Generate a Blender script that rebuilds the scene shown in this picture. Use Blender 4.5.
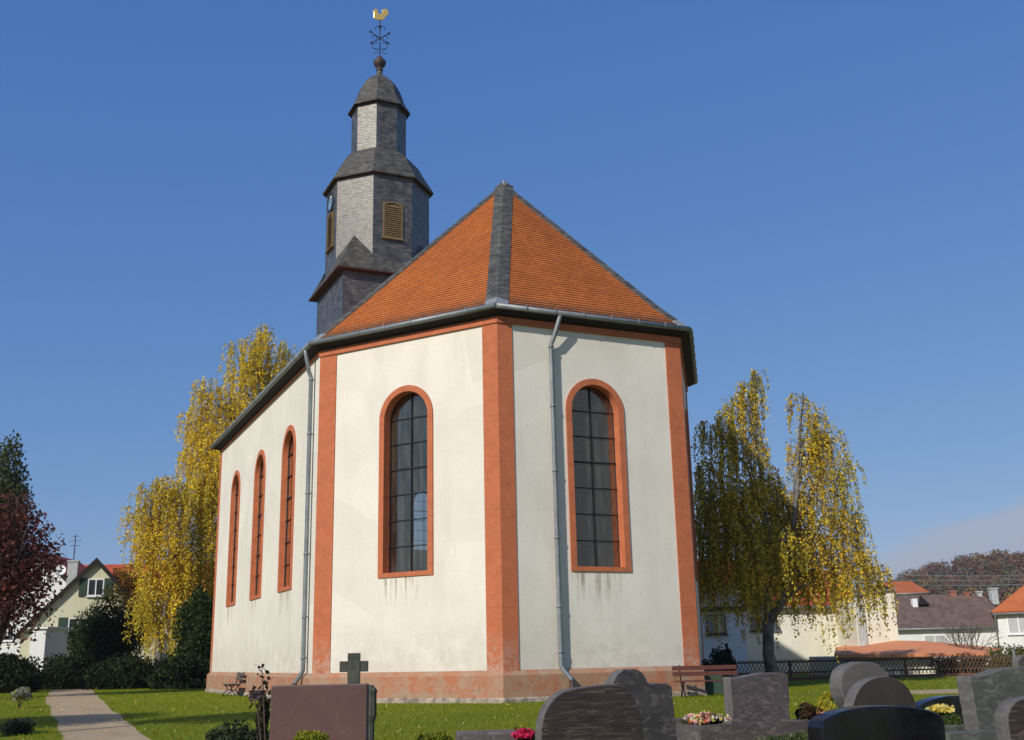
import bpy, bmesh, math, random
import numpy as np
from mathutils import Vector
rnd = random.Random(7)
nrng = np.random.default_rng(11)
R = math.radians
for o in list(bpy.data.objects): bpy.data.objects.remove(o)
scene = bpy.context.scene
col = scene.collection
EYE = 1.35                                        # eye height above the cemetery ground

# ------------------------------------------------------------------ camera, sky, sun, exposure
F_PX, PITCH, ROLL = 1080.05, R(14.935), R(1.239)
cam_d = bpy.data.cameras.new('camera'); cam = bpy.data.objects.new('camera', cam_d); col.objects.link(cam)
cam_d.sensor_width = 36.0; cam_d.lens = F_PX / 1024 * 36.0
cam_d.clip_start = 0.1; cam_d.clip_end = 6000
_c, _s = math.cos(ROLL), math.sin(ROLL)
_R0 = Vector((1, 0, 0)); _U0 = Vector((0, -math.sin(PITCH), math.cos(PITCH))); FWD = Vector((0, math.cos(PITCH), math.sin(PITCH)))
RGT = _c * _R0 - _s * _U0; UPV = _s * _R0 + _c * _U0
from mathutils import Matrix
cam.matrix_world = Matrix(((RGT.x, UPV.x, -FWD.x, 0), (RGT.y, UPV.y, -FWD.y, 0), (RGT.z, UPV.z, -FWD.z, EYE), (0, 0, 0, 1)))
scene.camera = cam

SUN_HEADING, SUN_EL = -125.0, 31.5                # compass heading the light comes from (degrees from +X), height
sun_v = Vector((math.cos(R(SUN_HEADING)) * math.cos(R(SUN_EL)), math.sin(R(SUN_HEADING)) * math.cos(R(SUN_EL)), math.sin(R(SUN_EL))))
sl = bpy.data.lights.new('sun', 'SUN'); sl.energy = 4.15; sl.angle = R(0.53); sl.color = (1.0, 0.95, 0.865)
so = bpy.data.objects.new('sun', sl); col.objects.link(so)
so.rotation_euler = sun_v.to_track_quat('Z', 'Y').to_euler()

world = bpy.data.worlds.new('World'); scene.world = world; world.use_nodes = True
wn, wl = world.node_tree.nodes, world.node_tree.links
for n in list(wn): wn.remove(n)
w_out = wn.new('ShaderNodeOutputWorld'); w_bg = wn.new('ShaderNodeBackground'); sky = wn.new('ShaderNodeTexSky')
sky.sky_type = 'NISHITA'; sky.sun_disc = False; sky.sun_elevation = R(SUN_EL)
sky.sun_rotation = math.atan2(sun_v.x, sun_v.y)
sky.altitude = 250; sky.air_density = 1.0; sky.dust_density = 0.4; sky.ozone_density = 4.0
w_bg.inputs['Strength'].default_value = 0.12
# a low bank of thin cloud in the sky near the horizon on the right
tc = wn.new('ShaderNodeTexCoord'); sep = wn.new('ShaderNodeSeparateXYZ'); wl.new(tc.outputs['Generated'], sep.inputs[0])
mp = wn.new('ShaderNodeMapping'); mp.inputs['Scale'].default_value = (3.0, 3.0, 16.0); wl.new(tc.outputs['Generated'], mp.inputs[0])
nz = wn.new('ShaderNodeTexNoise'); nz.inputs['Scale'].default_value = 1.4; nz.inputs['Detail'].default_value = 5; wl.new(mp.outputs[0], nz.inputs['Vector'])
def wmath(op, a, b=None, clamp=False):
    n = wn.new('ShaderNodeMath'); n.operation = op; n.use_clamp = clamp
    for i, v in enumerate((a, b)):
        if v is None: continue
        if isinstance(v, (int, float)): n.inputs[i].default_value = v
        else: wl.new(v, n.inputs[i])
    return n.outputs[0]
edge = wmath('ADD', wmath('MULTIPLY', sep.outputs[0], 0.36), -0.024)          # the bank rises to the right
edge = wmath('ADD', edge, wmath('MULTIPLY', wmath('SUBTRACT', nz.outputs['Fac'], 0.5), 0.05))
cf = wmath('MULTIPLY', wmath('SUBTRACT', edge, sep.outputs[2]), 75.0, True)
cf = wmath('MULTIPLY', cf, wmath('MULTIPLY', wmath('SUBTRACT', sep.outputs[0], 0.22), 9.0, True))
cf = wmath('MULTIPLY', cf, 0.78)
cmix = wn.new('ShaderNodeMix'); cmix.data_type = 'RGBA'; wl.new(cf, cmix.inputs[0])
# the photograph's sky is a deeper, flatter blue than the model's: a tone curve for each channel
sp = wn.new('ShaderNodeSeparateColor'); wl.new(sky.outputs[0], sp.inputs[0]); cb_ = wn.new('ShaderNodeCombineColor')
for i, (k_, e_) in enumerate(((0.485, 0.826), (0.487, 0.582), (0.64, 0.30))):
    wl.new(wmath('MULTIPLY', wmath('POWER', wmath('MULTIPLY', sp.outputs[i], 0.12), e_), k_ / 0.12), cb_.inputs[i])
wl.new(cb_.outputs[0], cmix.inputs[6]); cmix.inputs[7].default_value = (3.2, 3.5, 4.3, 1)
wl.new(cmix.outputs[2], w_bg.inputs['Color']); wl.new(w_bg.outputs[0], w_out.inputs['Surface'])

scene.view_settings.view_transform = 'Standard'; scene.view_settings.look = 'None'
scene.view_settings.exposure = 0.0; scene.view_settings.gamma = 1.0; scene.view_settings.use_curve_mapping = False
scene.render.engine = 'CYCLES'
scene.cycles.max_bounces = 6; scene.cycles.transparent_max_bounces = 12
scene.render.resolution_x = 1024; scene.render.resolution_y = 740

# ------------------------------------------------------------------ helpers
Z = Vector((0, 0, 1))
def ray(px, py):
    return FWD + RGT * ((px - 512) / F_PX) + UPV * (-(py - 370) / F_PX)
def at(px, py, Y):
    r = ray(px, py); return r * (Y / r.y) + Z * EYE
def ground_z(y): return float(np.interp(y, [-40, 12, 28, 4000], [0, 0, 0.2, 0.2]))
def on_ground(px, py):
    r = ray(px, py); z = 0.1
    for _ in range(8):
        y = r.y * (z - EYE) / r.z; z = ground_z(y)
    return Vector((r.x * y / r.y, y, z))
def hv(d): return Vector((math.cos(R(d)), math.sin(R(d)), 0))

ROOT = {}
def tag(o, label=None, cat=None, group=None, kind=None):
    if label: o['label'] = label
    if cat: o['category'] = cat
    if group: o['group'] = group
    if kind: o['kind'] = kind
    return o
def thing(name, label, cat, loc, group=None):
    o = bpy.data.objects.new(name, None); col.objects.link(o); o.location = loc; o.empty_display_size = 0.2
    ROOT[o] = Vector(loc)
    return tag(o, label, cat, group)

class MB:
    def __init__(s): s.v = []; s.f = []; s.sm = []
    def face(s, pts, smooth=False):
        b = len(s.v); s.v += [tuple(p) for p in pts]; s.f.append(list(range(b, b + len(pts)))); s.sm.append(smooth)
    def quad(s, a, b, c, d): s.face((a, b, c, d))
    def prism(s, pts, vec):
        vec = Vector(vec); pts = [Vector(p) for p in pts]; q = [p + vec for p in pts]; n = len(pts)
        s.face(pts); s.face(q[::-1])
        for i in range(n): j = (i + 1) % n; s.face((pts[j], pts[i], q[i], q[j]))
    def box(s, o, ux, uy, uz):
        o, ux, uy, uz = map(Vector, (o, ux, uy, uz)); s.prism([o, o + ux, o + ux + uy, o + uy], uz)
    def cbox(s, c, ux, uy, uz):
        c, ux, uy, uz = map(Vector, (c, ux, uy, uz)); s.box(c - ux / 2 - uy / 2 - uz / 2, ux, uy, uz)
    def tube(s, pts, rad, n=8, cap=True):
        pts = [Vector(p) for p in pts]
        if isinstance(rad, (int, float)): rad = [rad] * len(pts)
        rings = []; prev = None
        for i, p in enumerate(pts):
            d = (pts[min(i + 1, len(pts) - 1)] - pts[max(i - 1, 0)]).normalized()
            if prev is None: a = d.orthogonal().normalized()
            else:
                a = prev - d * prev.dot(d); a = a.normalized() if a.length > 1e-6 else d.orthogonal().normalized()
            prev = a; b = d.cross(a); base = len(s.v)
            for k in range(n):
                t = 2 * math.pi * k / n; s.v.append(tuple(p + (a * math.cos(t) + b * math.sin(t)) * rad[i]))
            rings.append(base)
        for r0, r1 in zip(rings, rings[1:]):
            for k in range(n):
                j = (k + 1) % n; s.f.append([r0 + k, r0 + j, r1 + j, r1 + k]); s.sm.append(n > 4)
        if cap:
            s.f.append([rings[0] + k for k in range(n)][::-1]); s.sm.append(False)
            s.f.append([rings[-1] + k for k in range(n)]); s.sm.append(False)
    def lathe(s, c, prof, n=16, rot=0.0, smooth=True, flat=None):
        c = Vector(c); base = len(s.v)
        for r, z in prof:
            for k in range(n):
                t = 2 * math.pi * k / n + rot; s.v.append((c.x + r * math.cos(t), c.y + r * math.sin(t), c.z + z))
        for i in range(len(prof) - 1):
            for k in range(n):
                j = (k + 1) % n; a = base + i * n
                s.f.append([a + k, a + j, a + n + j, a + n + k]); s.sm.append(smooth)
    def build(s, name, mat, parent=None, bevel=0.0, weld=False, subdiv=0):
        off = Vector((0, 0, 0))
        if parent is not None: off = ROOT[parent]
        me = bpy.data.meshes.new(name)
        me.from_pydata([(v[0] - off.x, v[1] - off.y, v[2] - off.z) for v in s.v], [], s.f)
        me.polygons.foreach_set('use_smooth', s.sm)
        if weld or bevel:
            bm = bmesh.new(); bm.from_mesh(me); bmesh.ops.remove_doubles(bm, verts=bm.verts, dist=1e-4)
            bmesh.ops.recalc_face_normals(bm, faces=bm.faces); bm.to_mesh(me); bm.free()
        uvl = me.uv_layers.new(name='UVMap')
        arr = np.zeros(len(me.loops) * 2, dtype=np.float32); vs = me.vertices
        for p in me.polygons:
            n = p.normal; u = Z.cross(n)
            u = u.normalized() if u.length > 0.02 else Vector((1, 0, 0))
            w = n.cross(u)
            for li in p.loop_indices:
                c = vs[me.loops[li].vertex_index].co + off; arr[2 * li] = c.dot(u); arr[2 * li + 1] = c.dot(w)
        uvl.data.foreach_set('uv', arr)
        me.materials.append(mat)
        o = bpy.data.objects.new(name, me); col.objects.link(o)
        if parent is not None: o.parent = parent; ROOT[o] = off
        else: ROOT[o] = Vector((0, 0, 0))
        if bevel:
            m = o.modifiers.new('bevel', 'BEVEL'); m.width = bevel; m.segments = 2; m.limit_method = 'ANGLE'; m.angle_limit = R(35)
        return o

# ------------------------------------------------------------------ materials
class NT:
    def __init__(s, name):
        m = bpy.data.materials.new(name); m.use_nodes = True; s.m = m; s.n = m.node_tree.nodes; s.l = m.node_tree.links
        s.bsdf = s.n['Principled BSDF']; s.out = s.n['Material Output']
        s.tc = s.n.new('ShaderNodeTexCoord')
        s.geo = s.n.new('ShaderNodeNewGeometry')
    def link(s, a, b): s.l.new(a, b)
    def set(s, sock, v):
        if isinstance(v, (int, float)): sock.default_value = v
        elif isinstance(v, (tuple, list)): sock.default_value = tuple(v) if len(v) != 3 or sock.type == 'VECTOR' else (*v, 1)
        else: s.l.new(v, sock)
    def noise(s, scale, detail=4, rough=0.55, vec=None, sc=None, dist=0.0):
        n = s.n.new('ShaderNodeTexNoise'); n.inputs['Scale'].default_value = scale; n.inputs['Detail'].default_value = detail
        n.inputs['Roughness'].default_value = rough; n.inputs['Distortion'].default_value = dist
        v = vec or s.geo.outputs['Position']
        if sc:
            m = s.n.new('ShaderNodeMapping'); m.inputs['Scale'].default_value = sc; s.link(v, m.inputs[0]); v = m.outputs[0]
        s.link(v, n.inputs['Vector']); return n.outputs['Fac']
    def ramp(s, fac, stops):
        r = s.n.new('ShaderNodeValToRGB'); e = r.color_ramp.elements
        while len(e) < len(stops): e.new(0.5)
        for el, (p, c) in zip(e, stops):
            el.position = p; el.color = (c, c, c, 1) if isinstance(c, (int, float)) else (*c, 1)
        s.link(fac, r.inputs[0]); return r.outputs[0]
    def mix(s, fac, a, b, mode='MIX'):
        m = s.n.new('ShaderNodeMix'); m.data_type = 'RGBA'; m.blend_type = mode
        s.set(m.inputs[0], fac); s.set(m.inputs[6], a); s.set(m.inputs[7], b); return m.outputs[2]
    def math(s, op, a, b=None, clamp=False):
        m = s.n.new('ShaderNodeMath'); m.operation = op; m.use_clamp = clamp; s.set(m.inputs[0], a)
        if b is not None: s.set(m.inputs[1], b)
        return m.outputs[0]
    def bump(s, h, strength, dist=0.02, normal=None):
        b = s.n.new('ShaderNodeBump'); b.inputs['Strength'].default_value = strength; b.inputs['Distance'].default_value = dist
        s.link(h, b.inputs['Height'])
        if normal is not None: s.link(normal, b.inputs['Normal'])
        s.link(b.outputs[0], s.bsdf.inputs['Normal']); return b.outputs[0]
    def brick(s, c1, c2, mortar, w, h, msize, vec=None, bias=0.0, off=0.5):
        b = s.n.new('ShaderNodeTexBrick'); b.inputs['Scale'].default_value = 1.0; b.offset = off
        s.set(b.inputs['Color1'], c1); s.set(b.inputs['Color2'], c2); s.set(b.inputs['Mortar'], mortar)
        b.inputs['Brick Width'].default_value = w; b.inputs['Row Height'].default_value = h; b.inputs['Mortar Size'].default_value = msize
        b.inputs['Mortar Smooth'].default_value = 0.2; b.inputs['Bias'].default_value = bias
        s.link(vec or s.tc.outputs['UV'], b.inputs['Vector']); return b
    def fin(s, color, rough=0.8, metal=0.0, spec=0.5):
        s.set(s.bsdf.inputs['Base Color'], color); s.set(s.bsdf.inputs['Roughness'], rough)
        s.bsdf.inputs['Metallic'].default_value = metal; s.bsdf.inputs['Specular IOR Level'].default_value = spec
        return s.m

def simple(name, c, rough=0.7, metal=0.0, var=0.25, scale=6.0, bump=0.0, spec=0.4, stretch=None):
    t = NT(name); f = t.noise(scale, 6, 0.6, sc=stretch)
    a = tuple(x * (1 - var) for x in c); b = tuple(min(1, x * (1 + var)) for x in c)
    cc = t.ramp(f, [(0.25, a), (0.75, b)])
    if bump: t.bump(f, bump, 0.02)
    return t.fin(cc, rough, metal, spec)

def plaster(name, base, dirt, z0=None):
    t = NT(name)
    big = t.noise(0.55, 5, 0.6); streak = t.noise(1.6, 6, 0.65, sc=(1, 1, 0.16)); fine = t.noise(14, 6, 0.7)
    c = t.mix(t.ramp(big, [(0.35, 0.0), (0.7, 0.7)]), base, tuple(x * 0.86 for x in base))
    c = t.mix(t.ramp(streak, [(0.5, 0.0), (0.75, 0.34)]), c, dirt)
    c = t.mix(t.ramp(fine, [(0.3, 0.26), (0.6, 0.0)]), c, dirt)
    patch = t.n.new('ShaderNodeTexVoronoi'); patch.inputs['Scale'].default_value = 0.45
    t.link(t.geo.outputs['Position'], patch.inputs['Vector'])
    c = t.mix(t.ramp(patch.outputs['Color'], [(0.2, 0.0), (0.9, 0.24)]), c, dirt)
    if z0 is not None:                                # splash dirt near the ground, with its own ragged edge
        sx = t.n.new('ShaderNodeSeparateXYZ'); t.link(t.geo.outputs['Position'], sx.inputs[0])
        k = t.math('MULTIPLY', t.math('SUBTRACT', z0, sx.outputs[2]), 0.9, True)
        k = t.math('MULTIPLY', k, t.ramp(t.noise(2.2, 5, 0.65), [(0.3, 0.0), (0.75, 0.8)]))
        c = t.mix(k, c, dirt)
    h = t.math('ADD', t.math('MULTIPLY', fine, 0.5), big)
    t.bump(h, 0.35, 0.02)
    return t.fin(c, 0.9, 0, 0.2)
M = {}
M['plaster'] = plaster('white_plaster', (0.77, 0.715, 0.62), (0.52, 0.47, 0.39), 2.6)
M['inner'] = simple('inner_plaster', (0.45, 0.42, 0.38))
M['house_white'] = plaster('house_white_plaster', (0.80, 0.79, 0.76), (0.5, 0.48, 0.44))
M['house_cream'] = plaster('house_cream_plaster', (0.80, 0.76, 0.62), (0.45, 0.42, 0.3))
M['house_yellow'] = plaster('house_pale_yellow_plaster', (0.70, 0.66, 0.47), (0.42, 0.38, 0.24))

def red_stone(name, c, worn):
    t = NT(name); f = t.noise(3.0, 6, 0.65); g = t.noise(22, 5, 0.7)
    cc = t.ramp(f, [(0.25, tuple(x * 0.8 for x in c)), (0.7, tuple(x * 1.1 for x in c))])
    cc = t.mix(t.ramp(g, [(0.59, 0.0), (0.71, worn)]), cc, (0.55, 0.42, 0.34))
    sx = t.n.new('ShaderNodeSeparateXYZ'); t.link(t.geo.outputs['Position'], sx.inputs[0])
    # block joints every 1.3 m, and paint worn off near the foot
    j = t.math('LESS_THAN', t.math('FRACT', t.math('DIVIDE', sx.outputs[2], 1.34)), 0.016)
    cc = t.mix(t.math('MULTIPLY', j, 0.4), cc, (0.25, 0.1, 0.06))
    k = t.math('MULTIPLY', t.math('MULTIPLY', t.math('SUBTRACT', 2.1, sx.outputs[2]), 1.0, True), t.ramp(t.noise(5, 6, 0.7), [(0.42, 0.0), (0.6, 0.75)]))
    cc = t.mix(k, cc, (0.44, 0.33, 0.25))
    t.bump(t.math('ADD', f, g), 0.3, 0.02)
    return t.fin(cc, 0.85, 0, 0.2)
M['red'] = red_stone('red_painted_sandstone', (0.47, 0.14, 0.062), 0.5)
def plinth_mat():
    t = NT('sandstone_plinth')
    b = t.brick((0.42, 0.15, 0.075), (0.36, 0.20, 0.12), (0.33, 0.24, 0.17), 1.15, 0.46, 0.012)
    f = t.noise(2.5, 6, 0.65); g = t.noise(9, 6, 0.7)
    c = t.mix(t.ramp(f, [(0.42, 0.0), (0.62, 0.75)]), b.outputs['Color'], (0.36, 0.27, 0.19))
    c = t.mix(t.ramp(g, [(0.55, 0.0), (0.7, 0.6)]), c, (0.12, 0.10, 0.08))
    t.bump(t.math('ADD', f, t.math('MULTIPLY', b.outputs['Fac'], -0.6)), 0.5, 0.03)
    return t.fin(c, 0.9, 0, 0.15)
M['plinth'] = plinth_mat()
M['footing'] = simple('grey_footing_stone', (0.30, 0.25, 0.19), 0.95, var=0.75, scale=5, bump=0.8)

def tiles(name, c1, c2, moss, w=0.175, h=0.155, edge=None):
    t = NT(name); b = t.brick(c1, c2, tuple(x * 0.5 for x in c1), w, h, 0.006)
    f = t.noise(0.8, 5, 0.6); g = t.noise(3.5, 6, 0.65)
    c = t.mix(t.ramp(f, [(0.4, 0.0), (0.75, 0.55)]), b.outputs['Color'], tuple(x * 0.72 for x in c2))
    c = t.mix(t.ramp(g, [(0.56, 0.0), (0.75, moss)]), c, (0.09, 0.07, 0.045))
    if edge is not None:                              # moss and soot gathering on the lowest courses
        sx = t.n.new('ShaderNodeSeparateXYZ'); t.link(t.geo.outputs['Position'], sx.inputs[0])
        k = t.math('MULTIPLY', t.math('SUBTRACT', edge, sx.outputs[2]), 2.6, True)
        k = t.math('MULTIPLY', k, t.ramp(t.noise(6, 5, 0.7), [(0.3, 0.25), (0.65, 1.0)]))
        c = t.mix(k, c, (0.085, 0.055, 0.035))
    t.bump(b.outputs['Fac'], 0.5, -0.02)
    return t.fin(c, 0.75, 0, 0.25)
M['tile'] = tiles('orange_clay_tiles', (0.54, 0.17, 0.037), (0.41, 0.118, 0.026), 0.35, edge=EYE + 10.4)
M['tile_red'] = tiles('red_clay_tiles', (0.50, 0.09, 0.04), (0.40, 0.07, 0.03), 0.2, 0.3, 0.34)
M['tile_orange'] = tiles('bright_orange_tiles', (0.50, 0.15, 0.05), (0.45, 0.12, 0.04), 0.15, 0.3, 0.34)
M['tile_dark'] = tiles('weathered_brown_tiles', (0.12, 0.08, 0.065), (0.19, 0.13, 0.10), 0.5, 0.3, 0.34)
M['terracotta'] = simple('terracotta_sheet_roof', (0.66, 0.245, 0.10), 0.75, var=0.15)
def slate(name, c1, c2, rough, spec=1.0):
    t = NT(name); b = t.brick(c1, c2, tuple(x * 0.45 for x in c1), 0.24, 0.15, 0.006)
    f = t.noise(2.2, 6, 0.7); g = t.noise(11, 6, 0.7)
    c = t.mix(t.ramp(f, [(0.45, 0.0), (0.75, 0.6)]), b.outputs['Color'], (0.17, 0.16, 0.14))
    c = t.mix(t.ramp(g, [(0.58, 0.0), (0.74, 0.55)]), c, (0.26, 0.25, 0.22))
    sk_ = t.noise(2.6, 6, 0.7, sc=(1, 1, 5))
    c = t.mix(t.ramp(sk_, [(0.5, 0.0), (0.66, 0.55)]), c, (0.20, 0.19, 0.165)); c = t.mix(t.ramp(sk_, [(0.3, 0.6), (0.46, 0.0)]), c, tuple(x * 0.4 for x in c1))
    r = t.ramp(t.noise(5, 5, 0.7, sc=(1, 1, 4)), [(0.3, rough - 0.1), (0.72, rough + 0.28)])
    # every slate lies at a slightly different tilt
    cell = t.brick((0.3, 0.3, 0.3), (0.85, 0.85, 0.85), (0.2, 0.2, 0.2), 0.24, 0.15, 0.005)
    h = t.math('ADD', t.math('MULTIPLY', g, 0.6), t.math('MULTIPLY', cell.outputs['Color'], 0.6))
    t.bump(h, 0.4, 0.02)
    t.bsdf.inputs['Specular Tint'].default_value = (1.0, 0.95, 0.87, 1); return t.fin(c, r, 0, spec)
M['slate'] = slate('grey_slate', (0.024, 0.022, 0.019), (0.044, 0.041, 0.036), 0.36)
M['slate_dark'] = slate('dark_roof_slate', (0.036, 0.034, 0.027), (0.062, 0.058, 0.046), 0.55, 0.4)
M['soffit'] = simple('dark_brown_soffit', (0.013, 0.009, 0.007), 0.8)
M['fascia_red'] = simple('dark_red_fascia', (0.055, 0.023, 0.017), 0.7)
M['zinc'] = simple('weathered_zinc', (0.22, 0.24, 0.25), 0.5, 0.35, 0.25, 3)
M['lead'] = simple('lead_sheet', (0.30, 0.30, 0.30), 0.5, 0.4)
M['iron'] = simple('dark_iron', (0.02, 0.02, 0.024), 0.5, 0.5)
M['castpipe'] = simple('brown_cast_iron_pipe', (0.055, 0.035, 0.03), 0.6)
M['gold'] = simple('gilded_copper', (0.80, 0.52, 0.15), 0.3, 0.7, 0.1)
M['wood_louvre'] = simple('weathered_yellow_wood', (0.15, 0.095, 0.04), 0.75, 0, 0.3, 8)
M['louvre_frame'] = simple('pale_wood_frame', (0.20, 0.135, 0.055), 0.7)
M['dial'] = simple('pale_blue_dial', (0.16, 0.30, 0.48), 0.4)
M['dark_void'] = simple('dark_inside', (0.012, 0.010, 0.008), 0.9)
def glass(name, tint, refl, milk=0.42):
    t = NT(name)
    tr = t.n.new('ShaderNodeBsdfTransparent'); tr.inputs[0].default_value = (*tint, 1)
    gl = t.n.new('ShaderNodeBsdfGlossy'); gl.inputs['Roughness'].default_value = 0.06; gl.inputs['Color'].default_value = (0.80, 0.72, 0.56, 1)
    cell = t.brick((0.1, 0.1, 0.1), (0.9, 0.9, 0.9), (0.5, 0.5, 0.5), 0.16, 0.17, 0.004, off=0.0)
    h = t.math('ADD', t.math('MULTIPLY', t.noise(5, 3), 0.7), t.math('MULTIPLY', cell.outputs['Color'], 0.25))
    b = t.n.new('ShaderNodeBump'); b.inputs['Strength'].default_value = 0.25; b.inputs['Distance'].default_value = 0.02; t.link(h, b.inputs['Height'])
    t.link(b.outputs[0], gl.inputs['Normal'])
    df = t.n.new('ShaderNodeBsdfDiffuse'); t.link(t.ramp(t.noise(7, 5, 0.6, sc=(1, 1, 0.12)), [(0.42, (0.03, 0.031, 0.03)), (0.72, (0.15, 0.145, 0.125))]), df.inputs[0])
    m0 = t.n.new('ShaderNodeMixShader'); m0.inputs[0].default_value = milk; t.link(tr.outputs[0], m0.inputs[1]); t.link(df.outputs[0], m0.inputs[2])
    fr = t.n.new('ShaderNodeFresnel'); fr.inputs[0].default_value = 1.5
    fac = t.math('ADD', t.math('MULTIPLY', fr.outputs[0], 1.0), refl, True)
    mx = t.n.new('ShaderNodeMixShader'); t.link(fac, mx.inputs[0]); t.link(m0.outputs[0], mx.inputs[1]); t.link(gl.outputs[0], mx.inputs[2])
    t.link(mx.outputs[0], t.out.inputs['Surface']); return t.m
M['glass'] = glass('leaded_window_glass', (0.85, 0.85, 0.80), 0.09)
M['glass_clear'] = glass('clear_window_glass', (0.95, 0.96, 0.95), 0.0, 0.08)
def panes():
    t = NT('house_window_glass'); return t.fin((0.03, 0.035, 0.04), 0.08, 0, 0.8)
M['pane'] = panes()
M['white_frame'] = simple('white_window_frame', (0.75, 0.75, 0.73), 0.5, var=0.05)
M['brown_frame'] = simple('brown_window_frame', (0.10, 0.045, 0.03), 0.6)
M['shutter_green'] = simple('dark_green_shutter', (0.03, 0.06, 0.035), 0.6)
M['shutter_grey'] = simple('grey_roller_shutter', (0.42, 0.42, 0.40), 0.6, stretch=(0.2, 0.2, 12))
M['curtain'] = simple('cream_curtain', (0.55, 0.45, 0.25), 0.9)

# ------------------------------------------------------------------ ground, path, hill
def grass_ground():
    t = NT('lawn'); f = t.noise(0.35, 5, 0.6); g = t.noise(6, 6, 0.7); k = t.noise(45, 4, 0.7)
    c = t.ramp(f, [(0.3, (0.15, 0.20, 0.006)), (0.7, (0.235, 0.25, 0.010))])
    c = t.mix(t.ramp(g, [(0.4, 0.0), (0.7, 0.55)]), c, (0.06, 0.10, 0.012))
    c = t.mix(t.ramp(k, [(0.5, 0.0), (0.75, 0.4)]), c, (0.17, 0.19, 0.04))
    t.bump(t.math('ADD', k, g), 0.8, 0.05)
    return t.fin(c, 0.9, 0, 0.15)
M['lawn'] = grass_ground()
ys = [-55, 12, 28, 60, 120, 250, 500, 755]; xs = [-690, -200, -60, -30, 0, 30, 60, 200, 690]
g = MB()
for y0, y1 in zip(ys, ys[1:]):
    for x0, x1 in zip(xs, xs[1:]):
        g.quad((x0, y0, ground_z(y0)), (x1, y0, ground_z(y0)), (x1, y1, ground_z(y1)), (x0, y1, ground_z(y1)))
tag(g.build('ground', M['lawn'], weld=True), kind='structure')
def path_mat():
    t = NT('sandy_path'); f = t.noise(1.2, 6, 0.65); k = t.noise(40, 5, 0.75)
    c = t.ramp(f, [(0.3, (0.34, 0.255, 0.155)), (0.7, (0.45, 0.345, 0.215))])
    c = t.mix(t.ramp(k, [(0.55, 0.0), (0.72, 0.5)]), c, (0.18, 0.13, 0.08))
    t.bump(k, 0.5, 0.02); return t.fin(c, 0.95, 0, 0.1)
M['path'] = path_mat()
def strip(name, L, Rr, mat):
    m = MB(); n = len(L)
    for i in range(n - 1):
        for k in range(6):
            a, b = k / 6, (k + 1) / 6
            def P(e, t, up=0.006):
                q = e[i].lerp(e[i + 1], t); return (q.x, q.y, ground_z(q.y) + up)
            m.quad(P(L, a), P(Rr, a), P(Rr, b), P(L, b))
    return tag(m.build(name, mat), kind='structure')
def jit(pts):
    out = []
    for a, b in zip(pts, pts[1:]):
        for k in range(4): out.append(a.lerp(b, k / 4) + Vector((rnd.uniform(-.07, .07), 0, 0)))
    return out + [pts[-1]]
PL_L = jit([on_ground(*p) for p in [(100, 830), (78, 770), (66, 740), (58, 726), (50, 711), (44, 700), (50, 692), (56, 687.5)]])
PL_R = jit([on_ground(*p) for p in [(260, 830), (190, 770), (150, 740), (130, 724), (113, 711), (101, 700), (94, 692), (91, 687.5)]])
strip('path', PL_L, PL_R, M['path'])
GP1 = [on_ground(*p) for p in [(893, 695), (1150, 689)]]; GP2 = [on_ground(*p) for p in [(893, 691), (1150, 683.5)]]
strip('gravel_path', [GP1[0].lerp(GP1[1], k / 8) for k in range(9)], [GP2[0].lerp(GP2[1], k / 8) for k in range(9)], M['path'])

# distant hill
M['hill'] = simple('hill_earth', (0.08, 0.065, 0.035), 0.95, scale=0.05)
def hill_z(x, y):
    cx = np.interp(x, [-400, 90, 120, 142, 160, 176, 195, 230, 420], [3, 8, 14, 21, 27, 30.5, 29, 30, 29])
    return cx * math.exp(-((y - 420) / 110) ** 2) - 0.5
hm = MB(); X = np.arange(-400, 421, 20); Yv = np.arange(200, 701, 20)
for x in X[:-1]:
    for y in Yv[:-1]:
        hm.face([(a, b, hill_z(a, b)) for a, b in ((x, y), (x + 20, y), (x + 20, y + 20), (x, y + 20))], True)
tag(hm.build('hill', M['hill'], weld=True), kind='structure')

# ------------------------------------------------------------------ leaves
def leaf_mat(name, trans=0.35, rough=0.55, spec=0.25):
    t = NT(name); at_ = t.n.new('ShaderNodeAttribute'); at_.attribute_name = 'leafcol'
    t.set(t.bsdf.inputs['Base Color'], at_.outputs['Color']); t.bsdf.inputs['Roughness'].default_value = rough
    t.bsdf.inputs['Specular IOR Level'].default_value = spec
    tr = t.n.new('ShaderNodeBsdfTranslucent'); t.link(at_.outputs['Color'], tr.inputs[0])
    mx = t.n.new('ShaderNodeMixShader'); mx.inputs[0].default_value = trans
    t.link(t.bsdf.outputs[0], mx.inputs[1]); t.link(tr.outputs[0], mx.inputs[2]); t.link(mx.outputs[0], t.out.inputs['Surface'])
    return t.m
M['leaf'] = leaf_mat('leaf', 0.48, 0.6, 0.15); M['needle'] = leaf_mat('needle', 0.15, 0.7, 0.08); M['petal'] = leaf_mat('petal', 0.3)
M['bark'] = simple('dark_bark', (0.055, 0.045, 0.036), 0.95, var=0.6, scale=7, bump=1.0, stretch=(1, 1, 0.35))
M['birch_bark'] = simple('birch_bark', (0.14, 0.125, 0.11), 0.9, var=0.8, scale=5, bump=0.8, stretch=(1, 1, 0.5))
M['twig'] = simple('twig', (0.075, 0.05, 0.035), 0.9)

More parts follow.
